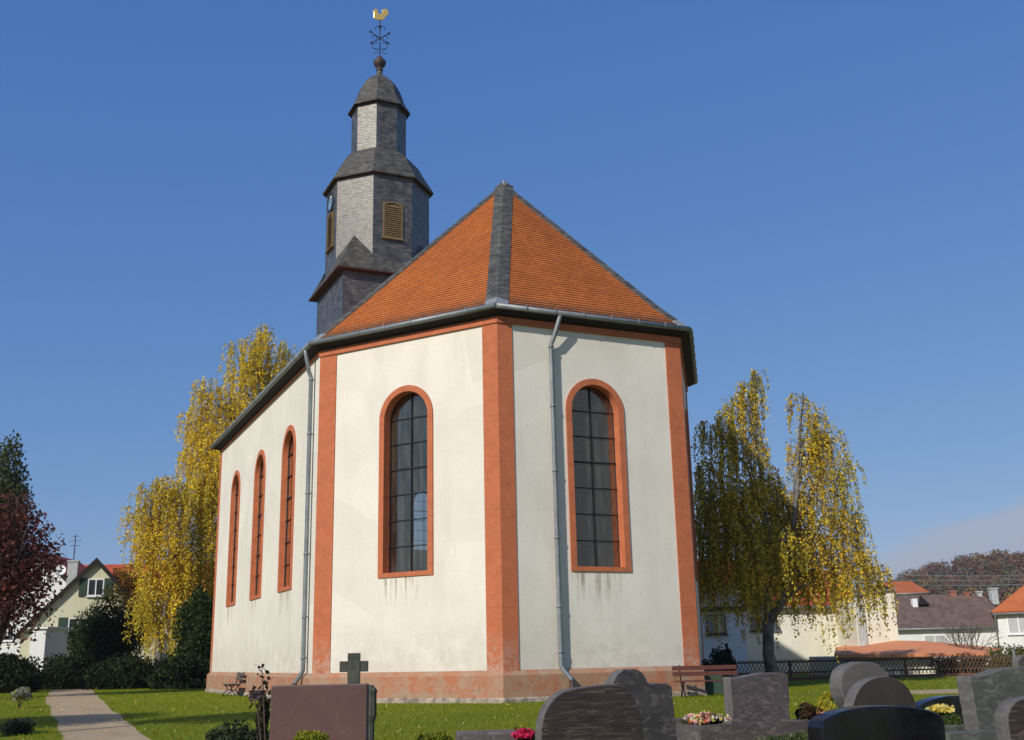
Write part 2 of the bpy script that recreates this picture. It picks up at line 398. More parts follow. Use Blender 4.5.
def leaves(name, P, size, C, mat, parent=None, aspect=0.62, droop=0.0, kind=None):
    P = np.asarray(P, dtype=np.float64); n = len(P)
    size = np.broadcast_to(np.asarray(size, dtype=np.float64), (n,)) * nrng.uniform(0.5, 1.5, n)
    d = nrng.normal(size=(n, 3)); d[:, 2] -= droop; d /= np.linalg.norm(d, axis=1)[:, None]
    e = nrng.normal(size=(n, 3)); e -= (e * d).sum(1)[:, None] * d; e /= np.linalg.norm(e, axis=1)[:, None]
    h = size[:, None] / 2; w = h * aspect
    if parent is not None: P = P - np.array(ROOT[parent])
    V = np.stack([P - d * h, P + e * w - d * h * 0.1, P + d * h, P - e * w - d * h * 0.1], 1).reshape(-1, 3)
    me = bpy.data.meshes.new(name); me.vertices.add(4 * n); me.vertices.foreach_set('co', V.ravel().astype(np.float32))
    me.loops.add(4 * n); me.loops.foreach_set('vertex_index', np.arange(4 * n, dtype=np.int32))
    me.polygons.add(n); me.polygons.foreach_set('loop_start', np.arange(0, 4 * n, 4, dtype=np.int32))
    me.update(calc_edges=True)
    ca = me.color_attributes.new('leafcol', 'FLOAT_COLOR', 'POINT')
    rgba = np.ones((n, 4, 4), dtype=np.float32); rgba[:, :, :3] = np.asarray(C)[:, None, :]
    ca.data.foreach_set('color', rgba.ravel())
    me.materials.append(mat); o = bpy.data.objects.new(name, me); col.objects.link(o)
    if parent is not None: o.parent = parent; ROOT[o] = ROOT[parent]
    if kind: o['kind'] = kind
    return o
def palette(n, cols, w=None, jitter=0.25):
    cols = np.array(cols); i = nrng.choice(len(cols), n, p=w); c = cols[i] * nrng.uniform(1 - jitter, 1 + jitter, (n, 1))
    return np.clip(c * nrng.uniform(0.92, 1.08, (n, 3)), 0, 1)
def clump_points(n, c, r, lumps=9, shell=0.55):
    """points through an uneven crown: a union of smaller puffs spread over an ellipsoid"""
    c = np.array(c); r = np.array(r); u = nrng.normal(size=(lumps, 3)); u /= np.linalg.norm(u, axis=1)[:, None]
    cent = c + u * r * nrng.uniform(0.35, 0.72, (lumps, 1)); k = nrng.integers(0, lumps, n)
    v = nrng.normal(size=(n, 3)); v /= np.linalg.norm(v, axis=1)[:, None]
    rad = nrng.uniform(shell, 1.0, (n, 1)) ** 0.6 * nrng.uniform(0.32, 0.55, lumps)[k][:, None]
    return cent[k] + v * rad * r, k

def weeping_birch(name, label, base, trunk_r, clumps, Y, n_strand, leaf, cols, w, strand=(0.8, 2.4), spread=1.0, dens=16, group=None, fork=None, leaders=(0,), jit_=.045):
    base = Vector(base); t = thing(name, label, 'tree', base, group)
    tr = MB(); tw = MB(); P = []; S = []; G = []
    cl = []
    for (px, py, r, dy) in clumps:
        cl.append((at(px, py, Y + dy), r / (1118 / Y)))
    fk = fork or base + Z * 2.2
    bend = Vector((rnd.uniform(-.15, .15), 0, 0))
    tr.tube([base - Z * 0.2, base + Z * 0.25, base + (fk - base) * 0.5 + bend, fk], [trunk_r * 1.35, trunk_r * 1.05, trunk_r * 0.9, trunk_r * 0.85], 10)
    jx = lambda q: Vector((rnd.gauss(0, q), rnd.gauss(0, q), rnd.gauss(0, q) * .4)); paths = []
    for li in leaders:                                # the main stems rise in a curve, everything else springs from them
        c, r = cl[li]; d = c - fk; side = Vector((d.x, d.y, 0)); pts = []
        for k in range(9):
            q = k / 8; pts.append(fk - Z * .1 * (k == 0) + side * (q ** .55) * .9 + side * .1 * q + Z * d.z * q ** 1.15 + jx(.05 + .05 * q) * (0 < k))
        pts.append(pts[-1] + Z * r * .7 + jx(.1)); paths.append(pts)
        tr.tube(pts, [trunk_r * .62 * (1 - .93 * (k / 9) ** .7) + .012 for k in range(10)], 8)
    for ci, (c, r) in enumerate(cl):
        if ci in leaders: continue
        best = min((p for pts in paths for p in pts[:-2]), key=lambda p: (p - (c - Z * (0.35 * (c - fk).length))).length)
        d = c - best; m1 = best + d * .35 + Z * (abs(d.z) * .12 + .18) + jx(.08); m2 = best + d * .72 + Z * .22 + jx(.1)
        tr.tube([best, m1, m2, c, c + Vector((d.x, d.y, 0)) * .15 - Z * r * .3], [trunk_r * .22, trunk_r * .17, trunk_r * .12, .02, .008], 6)
    tot = sum(r * r for _, r in cl)
    for c, r in cl:
        green = max(0.0, rnd.uniform(-.9, .6))
        for _ in range(max(6, int(n_strand * r * r / tot))):
            u = Vector((rnd.gauss(0, 1), rnd.gauss(0, 1), rnd.gauss(0, 1))).normalized() * r * rnd.uniform(0.15, 1.0) ** 0.6
            o = c + Vector((u.x, u.y, u.z * 0.85)); L = rnd.uniform(*strand) * (0.45 + 0.55 * rnd.random())
            out = Vector((u.x, u.y, 0)) * 0.25 * spread / max(r, 0.1); pts = []
            for k in range(6):
                s = k / 5; pts.append(o + out * (s ** 0.6) + Z * (0.12 * math.sin(min(1, s * 3) * math.pi / 2) - L * s ** 1.3) + Vector((rnd.gauss(0, .03), rnd.gauss(0, .03), 0)))
            if rnd.random() < 0.5: tw.tube([pts[0].lerp(c, 0.35)] + pts[::2], [0.02, 0.012, 0.008, 0.004], 3, False)
            else: tw.tube([pts[0], pts[2], pts[4]], [0.009, 0.006, 0.004], 3, False)
            nl = int(dens * L) + 4; gcol = (rnd.random(), green)
            for k in range(nl):
                s = rnd.random() ** 0.8 * 4.999; i = int(s); q = pts[i].lerp(pts[i + 1], s - i)
                P.append(q + Vector((rnd.gauss(0, jit_), rnd.gauss(0, jit_), rnd.gauss(0, .06)))); G.append(gcol)
    n = len(P); C = palette(n, cols, w); G = np.array(G); gr = (G[:, 1:2] * nrng.uniform(.4, 1.2, (n, 1))).clip(0, 1)
    C = C * (0.78 + 0.44 * G[:, :1]); C = C * (1 - gr * .75) + np.array([.40, .40, .05]) * gr * .75
    tr.build('trunk', M['birch_bark'], t); tw.build('twigs', M['twig'], t)
    leaves('crown', np.array([tuple(p) for p in P]), leaf, C, M['leaf'], t, droop=1.2)
    return t

def bush(name, label, cat, c, r, n, leaf, cols, w=None, mat='leaf', lumps=10, stems=4, group=None, trunk=None, droop=0.0, jitter=0.25, shell=.55, part='foliage', aspect=.62):
    c = Vector(c); gz = ground_z(c.y); base = Vector((c.x, c.y, min(gz, c.z - r[2] * 0.6)))
    t = thing(name, label, cat, base, group)
    P, k = clump_points(n, c, r, lumps, shell)
    P[:, 2] = base.z + np.abs(P[:, 2] - base.z)
    C = palette(n, cols, w, jitter) * nrng.uniform(0.8, 1.2, lumps)[k][:, None]
    s = MB(); tr_ = trunk or max(0.02, 0.05 * r[0])
    for i in range(stems):
        a = Vector((rnd.uniform(-.55, .55) * r[0], rnd.uniform(-.55, .55) * r[1], r[2] * rnd.uniform(-.1, .55)))
        o = Vector((rnd.uniform(-.2, .2) * tr_, rnd.uniform(-.2, .2) * tr_, 0)); p0 = base + o - Z * 0.05; p2 = c + a
        s.tube([p0, p0.lerp(p2, 0.35) + Z * 0.1 * r[2], p2], [tr_, tr_ * 0.6, tr_ * 0.15], 6)
    s.build('trunk' if trunk else 'stems', M['bark'], t)
    leaves(part, P, leaf, C, M[mat], t, droop=droop, aspect=aspect)
    return t

# ------------------------------------------------------------------ THE CHURCH
th, aa, lA, lB, lL = -65.217, 35.272, 6.582, 6.235, 18.0
P1 = Vector((-0.404, 30, 0)); P0 = P1 - hv(th + aa) * lA; PW = P0 - hv(th) * lL
P2 = P1 + hv(th + 90) * lB; P3 = P2 + hv(th + 180 - aa) * lA; PE = P3 + hv(th + 180) * lL
plan = [PW, P0, P1, P2, P3, PE]; head = [th, th + aa, th + 90, th + 180 - aa, th + 180, th + 270]
ax = hv(th + 180); Mid = (P1 + P2) / 2; APX = Mid + ax * 6.139
ZB, ZW, ZE, ZR = EYE - 0.36, EYE + 9.63, EYE + 9.86, EYE + 16.97
def nrm(d): return hv(d - 90)
def off(i, o):
    n1, n2 = nrm(head[i - 1]), nrm(head[i]); b = (n1 + n2).normalized(); return plan[i] + b * (o / b.dot(n1))
church = thing('church', 'white plastered village church with red stone trim, orange tiled roof and slate clad bell tower', 'church', Vector((Mid.x, Mid.y, 0.2)) + ax * 9)

def wall_piece(mb, P, d, L, z0, z1, holes, depth=0.0, e0=0.0, e1=0.0):
    n = nrm(d); u = hv(d); Q = lambda s, z: P + u * s - n * depth + Z * z
    s0 = e0
    for (c, w, zs, zt) in holes:
        a, b = c - w / 2, c + w / 2; r = w / 2; zc = zt - r
        mb.quad(Q(s0, z0), Q(a, z0), Q(a, z1), Q(s0, z1)); mb.quad(Q(a, z0), Q(b, z0), Q(b, zs), Q(a, zs))
        for k in range(24):
            t0, t1 = math.pi * (1 - k / 24), math.pi * (1 - (k + 1) / 24)
            mb.quad(Q(c + r * math.cos(t0), zc + r * math.sin(t0)), Q(c + r * math.cos(t1), zc + r * math.sin(t1)), Q(c + r * math.cos(t1), z1), Q(c + r * math.cos(t0), z1))
        s0 = b
    mb.quad(Q(s0, z0), Q(L - e1, z0), Q(L - e1, z1), Q(s0, z1))
def outline(c, w, zs, zt, n=24):
    r = w / 2; zc = zt - r
    return [(c - r, zs)] + [(c + r * math.cos(math.pi * (1 - k / n)), zc + r * math.sin(math.pi * (1 - k / n))) for k in range(n + 1)] + [(c + r, zs)]
WIN_W, WIN_S, WIN_T = 1.58, EYE + 2.47, EYE + 7.83
wall_defs = [(PW, head[0], lL, [4.25, 9.2, 14.0]), (P0, head[1], lA, [3.36]), (P1, head[2], lB, [3.12]), (P2, head[3], lA, [3.29]), (P3, head[4], lL, [4.0, 9.0, 13.9])]
wm, im = MB(), MB(); TH = 0.62
for P, d, L, cs in wall_defs:
    hol = [(c, WIN_W, WIN_S, WIN_T) for c in cs]
    wall_piece(wm, P, d, L, ZB, ZW, hol)
    wall_piece(im, P, d, L, ZB, ZW, hol, TH, 0.15, 0.15)
# west gable
hw = (PW - PE).length; wd = head[5]; uW = hv(wd); nW = nrm(wd); mid_s = hw / 2
west_hole = [(3.9, 1.3, EYE + 5.2, EYE + 8.1), (hw - 3.9, 1.3, EYE + 5.2, EYE + 8.1)]
wall_piece(wm, PE, wd, hw, ZB, ZW, west_hole); wall_piece(im, PE, wd, hw, ZB, ZW, west_hole, TH, .15, .15)
wm.face([PE + Z * ZW, PW + Z * ZW, PE + uW * mid_s + Z * (ZR - 0.1)])
wm.build('wall', M['plaster'], church)
im.build('inner_wall', M['inner'], church)
fl = MB(); fl.face([p + Z * 0.45 for p in plan]); fl.face([p + Z * (ZW - 0.4) for p in plan]); fl.build('floor', M['inner'], church)

def church_window(P, d, c, w=WIN_W, zs=WIN_S, zt=WIN_T, fr=0.185, rows=7, dep=0.30, pane='glass'):
    n = nrm(d); u = hv(d); Q = lambda s, z, o=0.0: P + u * s + n * o + Z * z
    inn = outline(c, w, zs, zt); outr = outline(c, w + 2 * fr, zs - fr * 0.7, zt + fr)
    m = MB(); pr = 0.045
    for (a, b, a2, b2) in zip(inn, inn[1:], outr, outr[1:]):
        m.quad(Q(*a, pr), Q(*b, pr), Q(*b2, pr), Q(*a2, pr)); m.quad(Q(*a2, pr), Q(*b2, pr), Q(*b2), Q(*a2))
        m.quad(Q(*a, pr), Q(*b, pr), Q(*b, -TH), Q(*a, -TH))
    zl = zs - fr * 0.7
    o0, o1 = outr[0][0], outr[-1][0]; i0, i1 = inn[0][0], inn[-1][0]
    m.quad(Q(o0, zl, pr), Q(o1, zl, pr), Q(i1, zs, pr), Q(i0, zs, pr))
    m.quad(Q(o0, zl, pr), Q(o1, zl, pr), Q(o1, zl), Q(o0, zl)); m.quad(Q(i0, zs, pr), Q(i1, zs, pr), Q(i1, zs, -TH), Q(i0, zs, -TH))
    win = m.build('window', M['red'], church)
    gl = MB(); gl.face([Q(s, z, -dep) for s, z in inn]); gl.build('pane', M[pane], win)
    bars = MB(); r = w / 2; zc = zt - r
    def hw_at(z): return r if z <= zc else math.sqrt(max(0.0, r * r - (z - zc) ** 2))
    step = (zt - zs) / rows
    for k in range(1, rows):
        z = zs + step * k; hwid = hw_at(z); th_ = 0.045 if k == 4 else 0.024
        bars.cbox(Q(c, z, -dep + 0.03), u * 2 * hwid, n * 0.04, Z * th_)
    bars.cbox(Q(c, (zs + zt) / 2, -dep + 0.031), u * 0.03, n * 0.036, Z * (zt - zs))
    e = [Q(s, z, -dep + 0.012) for s, z in inn]; e.append(e[0]); bars.tube(e, 0.022, 4)
    bars.build('glazing_bar', M['iron'], win)
for P, d, L, cs in wall_defs:
    for c in cs: church_window(P, d, c, dep=0.17 if L == lL else 0.30)
for c in (3.9, hw - 3.9): church_window(PE, wd, c, 1.3, EYE + 5.2, EYE + 8.1, rows=6, pane='glass_clear')

def stain_mat():
    t = NT('rain_stain'); u = t.n.new('ShaderNodeSeparateXYZ'); t.link(t.tc.outputs['Generated'], u.inputs[0])
    m = t.math('MULTIPLY', t.ramp(t.noise(9, 5, .65, sc=(1, 1, .06)), [(.5, 0.0), (.72, .85)]), t.math('POWER', u.outputs[2], 1.7))
    m = t.math('MULTIPLY', m, t.ramp(t.noise(2.0, 3, .6), [(.3, .3), (.6, .8)]))
    tr = t.n.new('ShaderNodeBsdfTransparent'); mx = t.n.new('ShaderNodeMixShader'); t.set(mx.inputs[0], m)
    t.fin((.34, .29, .22), .95, 0, .1); t.link(tr.outputs[0], mx.inputs[1]); t.link(t.bsdf.outputs[0], mx.inputs[2]); t.link(mx.outputs[0], t.out.inputs['Surface']); return t.m
M['stain'] = stain_mat()
for P, d, L, cs in wall_defs[:3]:
    for c in cs:
        m = MB(); u, n = hv(d), nrm(d); z1 = WIN_S - .14; m.box(P + u * (c - .82) + n * .001 + Z * (z1 - 1.15), u * 1.64, n * .003, Z * 1.14); m.build('rain_stain', M['stain'], church)

# pilasters at the apse corners, cornice, plinth
PR = 0.03
def corner_pilaster(i, wl, wr, z0=ZB, z1=EYE + 9.43):
    m = MB(); a, b = head[i - 1], head[i]; p = plan[i]; po = off(i, PR)
    if wl > 0: m.prism([p - hv(a) * wl + Z * z0, p + Z * z0, po + Z * z0, p - hv(a) * wl + nrm(a) * PR + Z * z0], Z * (z1 - z0))
    if wr > 0: m.prism([p + Z * z0, p + hv(b) * wr + Z * z0, p + hv(b) * wr + nrm(b) * PR + Z * z0, po + Z * z0], Z * (z1 - z0))
    m.build('pilaster', M['red'], church)
corner_pilaster(1, 0.0, 0.66); corner_pilaster(2, 0.5, 0.46); corner_pilaster(3, 0.52, 0.5); corner_pilaster(4, 0.5, 0.0)
m = MB(); m.box(PW + Z * ZB, hv(th) * 0.34, nrm(th) * PR, Z * (EYE + 9.43 - ZB)); m.build('pilaster', M['red'], church)
cn = MB()
for i in range(5):
    d = head[i]; p, q = plan[i], plan[i + 1]; po = off(i, 0.07) if i else plan[0] + nrm(d) * .07; qo = off(i + 1, 0.07)
    zc0 = EYE + 9.43 if 0 < i < 4 else EYE + 9.55
    cn.prism([p + Z * zc0, q + Z * zc0, qo + Z * zc0, po + Z * zc0], Z * (ZW - zc0 - 0.01))
cn.build('cornice', M['red'], church)
pl, ft = MB(), MB()
for i in range(6):
    j = (i + 1) % 6; d = head[i]
    for (o0, z0, o1, z1, mbx) in ((0.13, 0.33, 0.13, ZB - 0.08, pl), (0.13, ZB - 0.08, 0.005, ZB + 0.05, pl), (0.17, -0.1, 0.17, 0.30, ft), (0.17, 0.30, 0.12, 0.35, ft)):
        N = 14 if mbx is ft else 1
        for k in range(N):
            A0, A1 = off(i, o0).lerp(off(j, o0), k / N), off(i, o0).lerp(off(j, o0), (k + 1) / N)
            B0, B1 = off(i, o1).lerp(off(j, o1), k / N), off(i, o1).lerp(off(j, o1), (k + 1) / N)
            mbx.quad(A0 + Z * z0, A1 + Z * z0, B1 + Z * z1, B0 + Z * z1)
pl.build('plinth', M['plinth'], church); ft.build('footing', M['footing'], church)

# roof
OV = 0.33
def rp(i, o, z):
    if i == 0: return PW + nrm(head[0]) * o + ax * 0.35 + Z * z
    if i == 5: return PE + nrm(head[4]) * o + ax * 0.35 + Z * z
    return off(i, o) + Z * z
eav = [rp(i, OV, ZE) for i in range(6)]; knk = [rp(i, -0.55, ZE + 0.86) for i in range(6)]
apex = Vector((APX.x, APX.y, ZR)); wend = Vector((APX.x, APX.y, ZR)) + ax * (5.37 + 18 - 6.139 + 0.35)
rf = MB()
def courses(bl, br, tl, tr, step=0.155, lift=0.03):
    n_ = (br - bl).cross(((tl + tr) / 2) - bl)
    if n_.z < 0: n_ = -n_
    n_.normalize(); Ls = (((tl + tr) / 2) - ((bl + br) / 2)).length; N = max(1, int(Ls / step))
    for k in range(N):
        a, b = k / N, (k + 1) / N; A, B = bl.lerp(tl, a), br.lerp(tr, a); C_, D = br.lerp(tr, b), bl.lerp(tl, b)
        rf.quad(A + n_ * lift, B + n_ * lift, C_ + n_ * 0.004, D + n_ * 0.004); rf.quad(A, B, B + n_ * lift, A + n_ * lift)
tops = [(wend, apex), (apex, apex), (apex, apex), (apex, apex), (apex, wend)]
for i in range(5):
    courses(eav[i], eav[i + 1], knk[i], knk[i + 1]); courses(knk[i], knk[i + 1], *tops[i])
roof = rf.build('roof', M['tile'], church)
sf = MB()
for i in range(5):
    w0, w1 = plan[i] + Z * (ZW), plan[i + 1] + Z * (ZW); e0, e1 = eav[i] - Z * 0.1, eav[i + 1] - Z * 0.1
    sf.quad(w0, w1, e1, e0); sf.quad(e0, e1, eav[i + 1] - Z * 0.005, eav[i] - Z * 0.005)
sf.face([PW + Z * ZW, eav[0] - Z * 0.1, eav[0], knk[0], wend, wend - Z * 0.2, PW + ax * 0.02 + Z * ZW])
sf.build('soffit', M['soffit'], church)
hp = MB()
def hip(a, b, w, n1, n2, up=0.05):                    # slate band over a hip: one strip on either side
    d = (b - a).normalized()
    for n_ in (n1, n2):
        s = n_.cross(d); s.normalize()
        if s.dot(n1 + n2) > 0.0 if False else False: s = -s
        mid = (n1 + n2).normalized(); s2 = s if s.z < 0 else -s
        A, B = a + mid * up, b + mid * up
        hp.quad(A, B, B + s2 * w - mid * 0.01, A + s2 * w - mid * 0.01); hp.quad(A + s2 * w - mid * .01, B + s2 * w - mid * .01, B + s2 * w - mid * (up + .02), A + s2 * w - mid * (up + .02))
def pn(a, b, c):
    n_ = (b - a).cross(c - a).normalized(); return n_ if n_.z > 0 else -n_
up_n = [pn(knk[i], knk[i + 1], apex if 0 < i < 4 else tops[i][0]) for i in range(5)]
up_n[4] = pn(knk[4], knk[5], apex)
lo_n = [pn(eav[i], eav[i + 1], knk[i]) for i in range(5)]
leadm = MB()
for i in (1, 2, 3, 4):
    w = 0.36 if i == 2 else 0.26
    hip(knk[i], apex, w, up_n[i - 1], up_n[i])
    mk = eav[i].lerp(knk[i], 0.38); hip(mk, knk[i], w, lo_n[i - 1], lo_n[i], 0.052)
    sv = hp; hp = MB(); hip(eav[i].lerp(knk[i], 0.02), mk, w, lo_n[i - 1], lo_n[i], 0.05); hp.build('lead_flashing', M['lead'], church); hp = sv
hip(apex, wend, 0.26, up_n[0], up_n[4])
hp.build('hip_band', M['slate_dark'], church)
lt = MB(); lt.lathe(apex - Z * 0.05, [(0.2, -0.14), (0.1, 0.08), (0.03, 0.2), (0.0, 0.24)], 8); lt.build('ridge_cap', M['lead'], church)

# gutter and downpipes
gt = MB()
def gut(i): return rp(i, OV + 0.05, ZE - 0.03)
for i in range(5): 
    a, b = gut(i), gut(i + 1); gt.tube([a, b], 0.085, 8)
    n_ = int((b - a).length / 0.9)
    for k in range(1, n_): gt.cbox(a.lerp(b, k / n_) + Z * 0.02, (b - a).normalized() * 0.03, nrm(head[i]) * 0.2, Z * 0.13)
gt.build('gutter', M['zinc'], church)
def downpipe(P, d, s, kick, tk):
    n = nrm(d); u = hv(d); Q = lambda s_, z, o: P + u * s_ + n * o + Z * z
    m = MB(); o = 0.15; r = 0.068
    m.tube([Q(s + tk * 0.2, ZE - 0.06, OV + 0.05), Q(s + tk * .19, ZE - 0.2, OV + 0.04), Q(s + tk * 0.05, ZW - 0.55, o + 0.08), Q(s, ZW - 0.72, o), Q(s, 3.0, o), Q(s, ZB + 0.14, o), Q(s + kick * 0.06, ZB, o + 0.05), Q(s + kick * 0.2, ZB - 0.2, o + 0.17), Q(s + kick * 0.22, ZB - 0.3, o + .19)], r, 10)
    for z in (ZB + 0.5, 2.7, 4.6, 6.5, 8.4, ZW - 0.8):
        m.tube([Q(s, z - 0.035, o), Q(s, z + 0.035, o)], r + 0.014, 10); m.cbox(Q(s, z, o / 2), u * 0.03, n * o, Z * 0.03)
    dp = m.build('downpipe', M['zinc'], church)
    f = MB(); f.tube([Q(s + kick * 0.22, ZB - 0.24, o + .19), Q(s + kick * 0.22, 0.1, o + .19)], r + 0.012, 10); f.build('standpipe', M['castpipe'], dp)
downpipe(P1, head[2], 1.66, 1.0, 1.0)
downpipe(PW, head[0], lL - 0.62, -1.0, 0.6)

# ------------------------------------------------------------------ bell tower (part of the church)
T = APX + ax * 15.5; TW = 4.8; hT = TW / 2
nL, nB = nrm(th), -ax
rotT = math.atan2(nB.y, nB.x)
def ring(apo, z, c=T): # octagon corners, flats along the church axes
    r = apo / math.cos(math.pi / 8); return [Vector((c.x + r * math.cos(rotT + math.pi / 8 + k * math.pi / 4), c.y + r * math.sin(rotT + math.pi / 8 + k * math.pi / 4), z)) for k in range(8)]
def skin(mb, rings, smooth=False):
    for a, b in zip(rings, rings[1:]):
        for k in range(8): j = (k + 1) % 8; mb.quad(a[k], a[j], b[j], b[k])
sq = lambda h_, z: [T + nB * h_ * a + nL * h_ * b + Z * z for a, b in ((1, 1), (-1, 1), (-1, -1), (1, -1))]
m = MB(); lo, hi = sq(hT, EYE + 8.5), sq(hT, EYE + 18.0)
for k in range(4): m.quad(lo[k], lo[(k + 1) % 4], hi[(k + 1) % 4], hi[k])
tower = m.build('bell_tower', M['slate'], church)
# skirt and broaches
m = MB(); e = sq(hT + 0.36, EYE + 17.86); e2 = sq(hT + 0.36, EYE + 17.8); kk = sq(hT + 0.03, EYE + 18.55)
oc = ring(hT, EYE + 18.95); ocl = ring(hT, EYE + 18.0)
for k in range(4):
    j = (k + 1) % 4; m.quad(e[k], e[j], kk[j], kk[k])
for k in range(4):                                    # corner pyramids leaning on the diagonal faces
    c = e[k]; dirc = (kk[k] - T); dirc.z = 0; dirc.normalize(); pk = T + dirc * (hT + 0.01) + Z * (EYE + 19.9)
    side = Vector((-dirc.y, dirc.x, 0)); half = hT * math.tan(math.pi / 8)
    a = T + dirc * (hT + 0.012) + side * half + Z * (EYE + 18.8); b = T + dirc * (hT + 0.012) - side * half + Z * (EYE + 18.8)
    cc = c + Z * 0.015
    m.face([cc, a, pk]); m.face([cc, pk, b])
    for p_ in (a, b):                                 # flare between the broach and the skirt
        e_o = min((e[(k + 1) % 4], e[k - 1]), key=lambda q: (q - p_).length); md = c.lerp(e_o, 0.36) + Z * 0.015
        m.face([cc, md, p_])
sk = m.build('skirt_roof', M['slate_dark'], tower)
m = MB()
for k in range(4): j = (k + 1) % 4; m.quad(e2[k], e2[j], e[j], e[k]); q = sq(hT - .02, EYE + 17.8); m.quad(e2[k], e2[j], q[j], q[k])
m.build('skirt_fascia', M['fascia_red'], tower)
m = MB(); skin(m, [ring(hT, EYE + 18.0), ring(hT, EYE + 23.3)]); m.build('belfry', M['slate'], tower)
def band(z, a0, a1, hh):
    m = MB(); skin(m, [ring(a0, z), ring(a1, z), ring(a1, z + hh)]); return m
band(EYE + 23.0, hT - 0.02, hT + 0.2, 0.06).build('belfry_cornice', M['fascia_red'], tower)
m = MB(); skin(m, [ring(a_, EYE + z_) for a_, z_ in ((2.60, 23.0), (2.62, 23.06), (2.44, 23.4), (2.24, 23.75), (2.05, 24.1), (1.9, 24.4), (1.7, 24.65), (1.45, 24.85), (1.28, 25.0))]); m.build('lower_cap', M['slate_dark'], tower)
m = MB(); skin(m, [ring(1.3, EYE + 24.8), ring(1.3, EYE + 27.75)]); m.build('lantern', M['slate'], tower)
band(EYE + 27.52, 1.28, 1.42, 0.05).build('lantern_cornice', M['fascia_red'], tower)
m = MB(); skin(m, [ring(a_, EYE + z_) for a_, z_ in ((1.5, 27.52), (1.51, 27.57), (1.36, 27.85), (1.2, 28.15), (1.1, 28.5), (0.98, 28.85), (0.8, 29.2), (0.55, 29.48), (0.28, 29.68), (0.16, 29.85), (0.12, 30.1))]); m.build('dome', M['slate_dark'], tower)
m = MB(); m.lathe(T + Z * EYE, [(0.12, 30.05), (0.2, 30.1), (0.13, 30.18), (0.12, 30.25), (0.24, 30.32), (0.34, 30.5), (0.33, 30.62), (0.22, 30.76), (0.1, 30.82), (0.16, 30.86), (0.05, 30.95), (0.03, 31.0)], 16); m.build('finial_ball', M['castpipe'], tower)
# weather vane
v = MB(); vp = lambda s, z, o=0.0: T + hv(8) * s + hv(98) * o + Z * (EYE + z)
v.tube([vp(0, 30.9), vp(0, 33.15)], 0.028, 6)
def arrow(s0, z0, s1, z1, h=0.16):
    a, b = vp(s0, z0), vp(s1, z1); v.tube([a, b], 0.026, 6); d = (b - a).normalized(); p = d.cross(hv(98)).normalized()
    v.prism([b + d * h * .7, b - d * h * .25 + p * h * .55, b - d * h * .25 - p * h * .55], hv(98) * 0.02)
arrow(0, 32.0, -0.5, 32.38); arrow(0, 32.0, 0.48, 32.34); arrow(0, 32.0, 0.42, 31.75); arrow(0, 32.0, -0.44, 31.72); arrow(0, 32.4, 0, 32.72, 0.2)
for sg in (-1, 1):
    for cx_, cz_, rr, a0, a1 in ((0.2, 31.55, 0.2, -140, 120), (0.26, 31.25, 0.14, 60, 330), (0.14, 32.62, 0.12, -60, 200), (0.3, 32.05, 0.12, -30, 220)):
        v.tube([vp(sg * (cx_ + rr * math.cos(R(a0 + (a1 - a0) * k / 9))), cz_ + rr * math.sin(R(a0 + (a1 - a0) * k / 9))) for k in range(10)], 0.017, 5)
v.build('weather_vane', M['iron'], tower)
ck = MB()
prof = [(-.36, 33.22), (-.2, 33.12), (.05, 33.1), (.22, 33.2), (.3, 33.36), (.42, 33.45), (.45, 33.62), (.38, 33.78), (.22, 33.82), (.06, 33.72), (.12, 33.6), (.02, 33.46), (-.06, 33.5), (-.14, 33.6), (-.12, 33.72), (-.2, 33.74), (-.22, 33.82), (-.3, 33.72), (-.42, 33.64), (-.34, 33.56), (-.36, 33.4)]
ck.prism([vp(a_, b_, -0.03) for a_, b_ in prof], hv(98) * 0.06); ck.build('weathercock', M['gold'], tower, bevel=0.02)
# louvres and clock
def louvre(nv, zb, zt, w):
    u = Vector((-nv.y, nv.x, 0)); f0 = T + nv * (hT + 0.015); Q = lambda s, z, o=0.0: f0 + u * s + nv * o + Z * (EYE + z)
    rise = 0.14
    top = [(-w / 2 + w * k / 8, zt - rise * (2 * k / 8 - 1) ** 2) for k in range(9)]
    m = MB(); inn = [(-w / 2, zb)] + top + [(w / 2, zb)]; f = 0.06
    outr = [(-w / 2 - f, zb - f)] + [(s * (1 + 2 * f / w), z + f) for s, z in top] + [(w / 2 + f, zb - f)]
    n_ = len(inn)
    for k in range(n_):
        j = (k + 1) % n_; a, b, a2, b2 = inn[k], inn[j], outr[k], outr[j]
        m.quad(Q(*a, .06), Q(*b, .06), Q(*b2, .06), Q(*a2, .06)); m.quad(Q(*a2, .06), Q(*b2, .06), Q(*b2), Q(*a2)); m.quad(Q(*a, .06), Q(*b, .06), Q(*b), Q(*a))
    m.cbox(Q(0, zb - f - 0.03, 0.06), u * (w + 0.3), nv * 0.14, Z * 0.05)
    m.build('louvre_frame', M['louvre_frame'], tower)
    s = MB(); N = 15
    s.face([Q(a_, z_, 0.003) for a_, z_ in inn])
    for k in range(N):
        z = zb + (zt - rise - zb) * (k + 0.5) / N; s.prism([Q(-w / 2 + .01, z + 0.05, 0.01), Q(w / 2 - .01, z + 0.05, 0.01), Q(w / 2 - .01, z - 0.045, 0.055), Q(-w / 2 + .01, z - 0.045, 0.055)], nv * 0.012)
    s.build('louvre', M['wood_louvre'], tower)
louvre(nB, 19.75, 21.55, 0.86); louvre(nL, 19.75, 21.55, 0.86)
uL = Vector((-nL.y, nL.x, 0)); cc = T + nL * (hT + 0.02) + Z * (EYE + 22.15)
m = MB(); R_ = 0.46
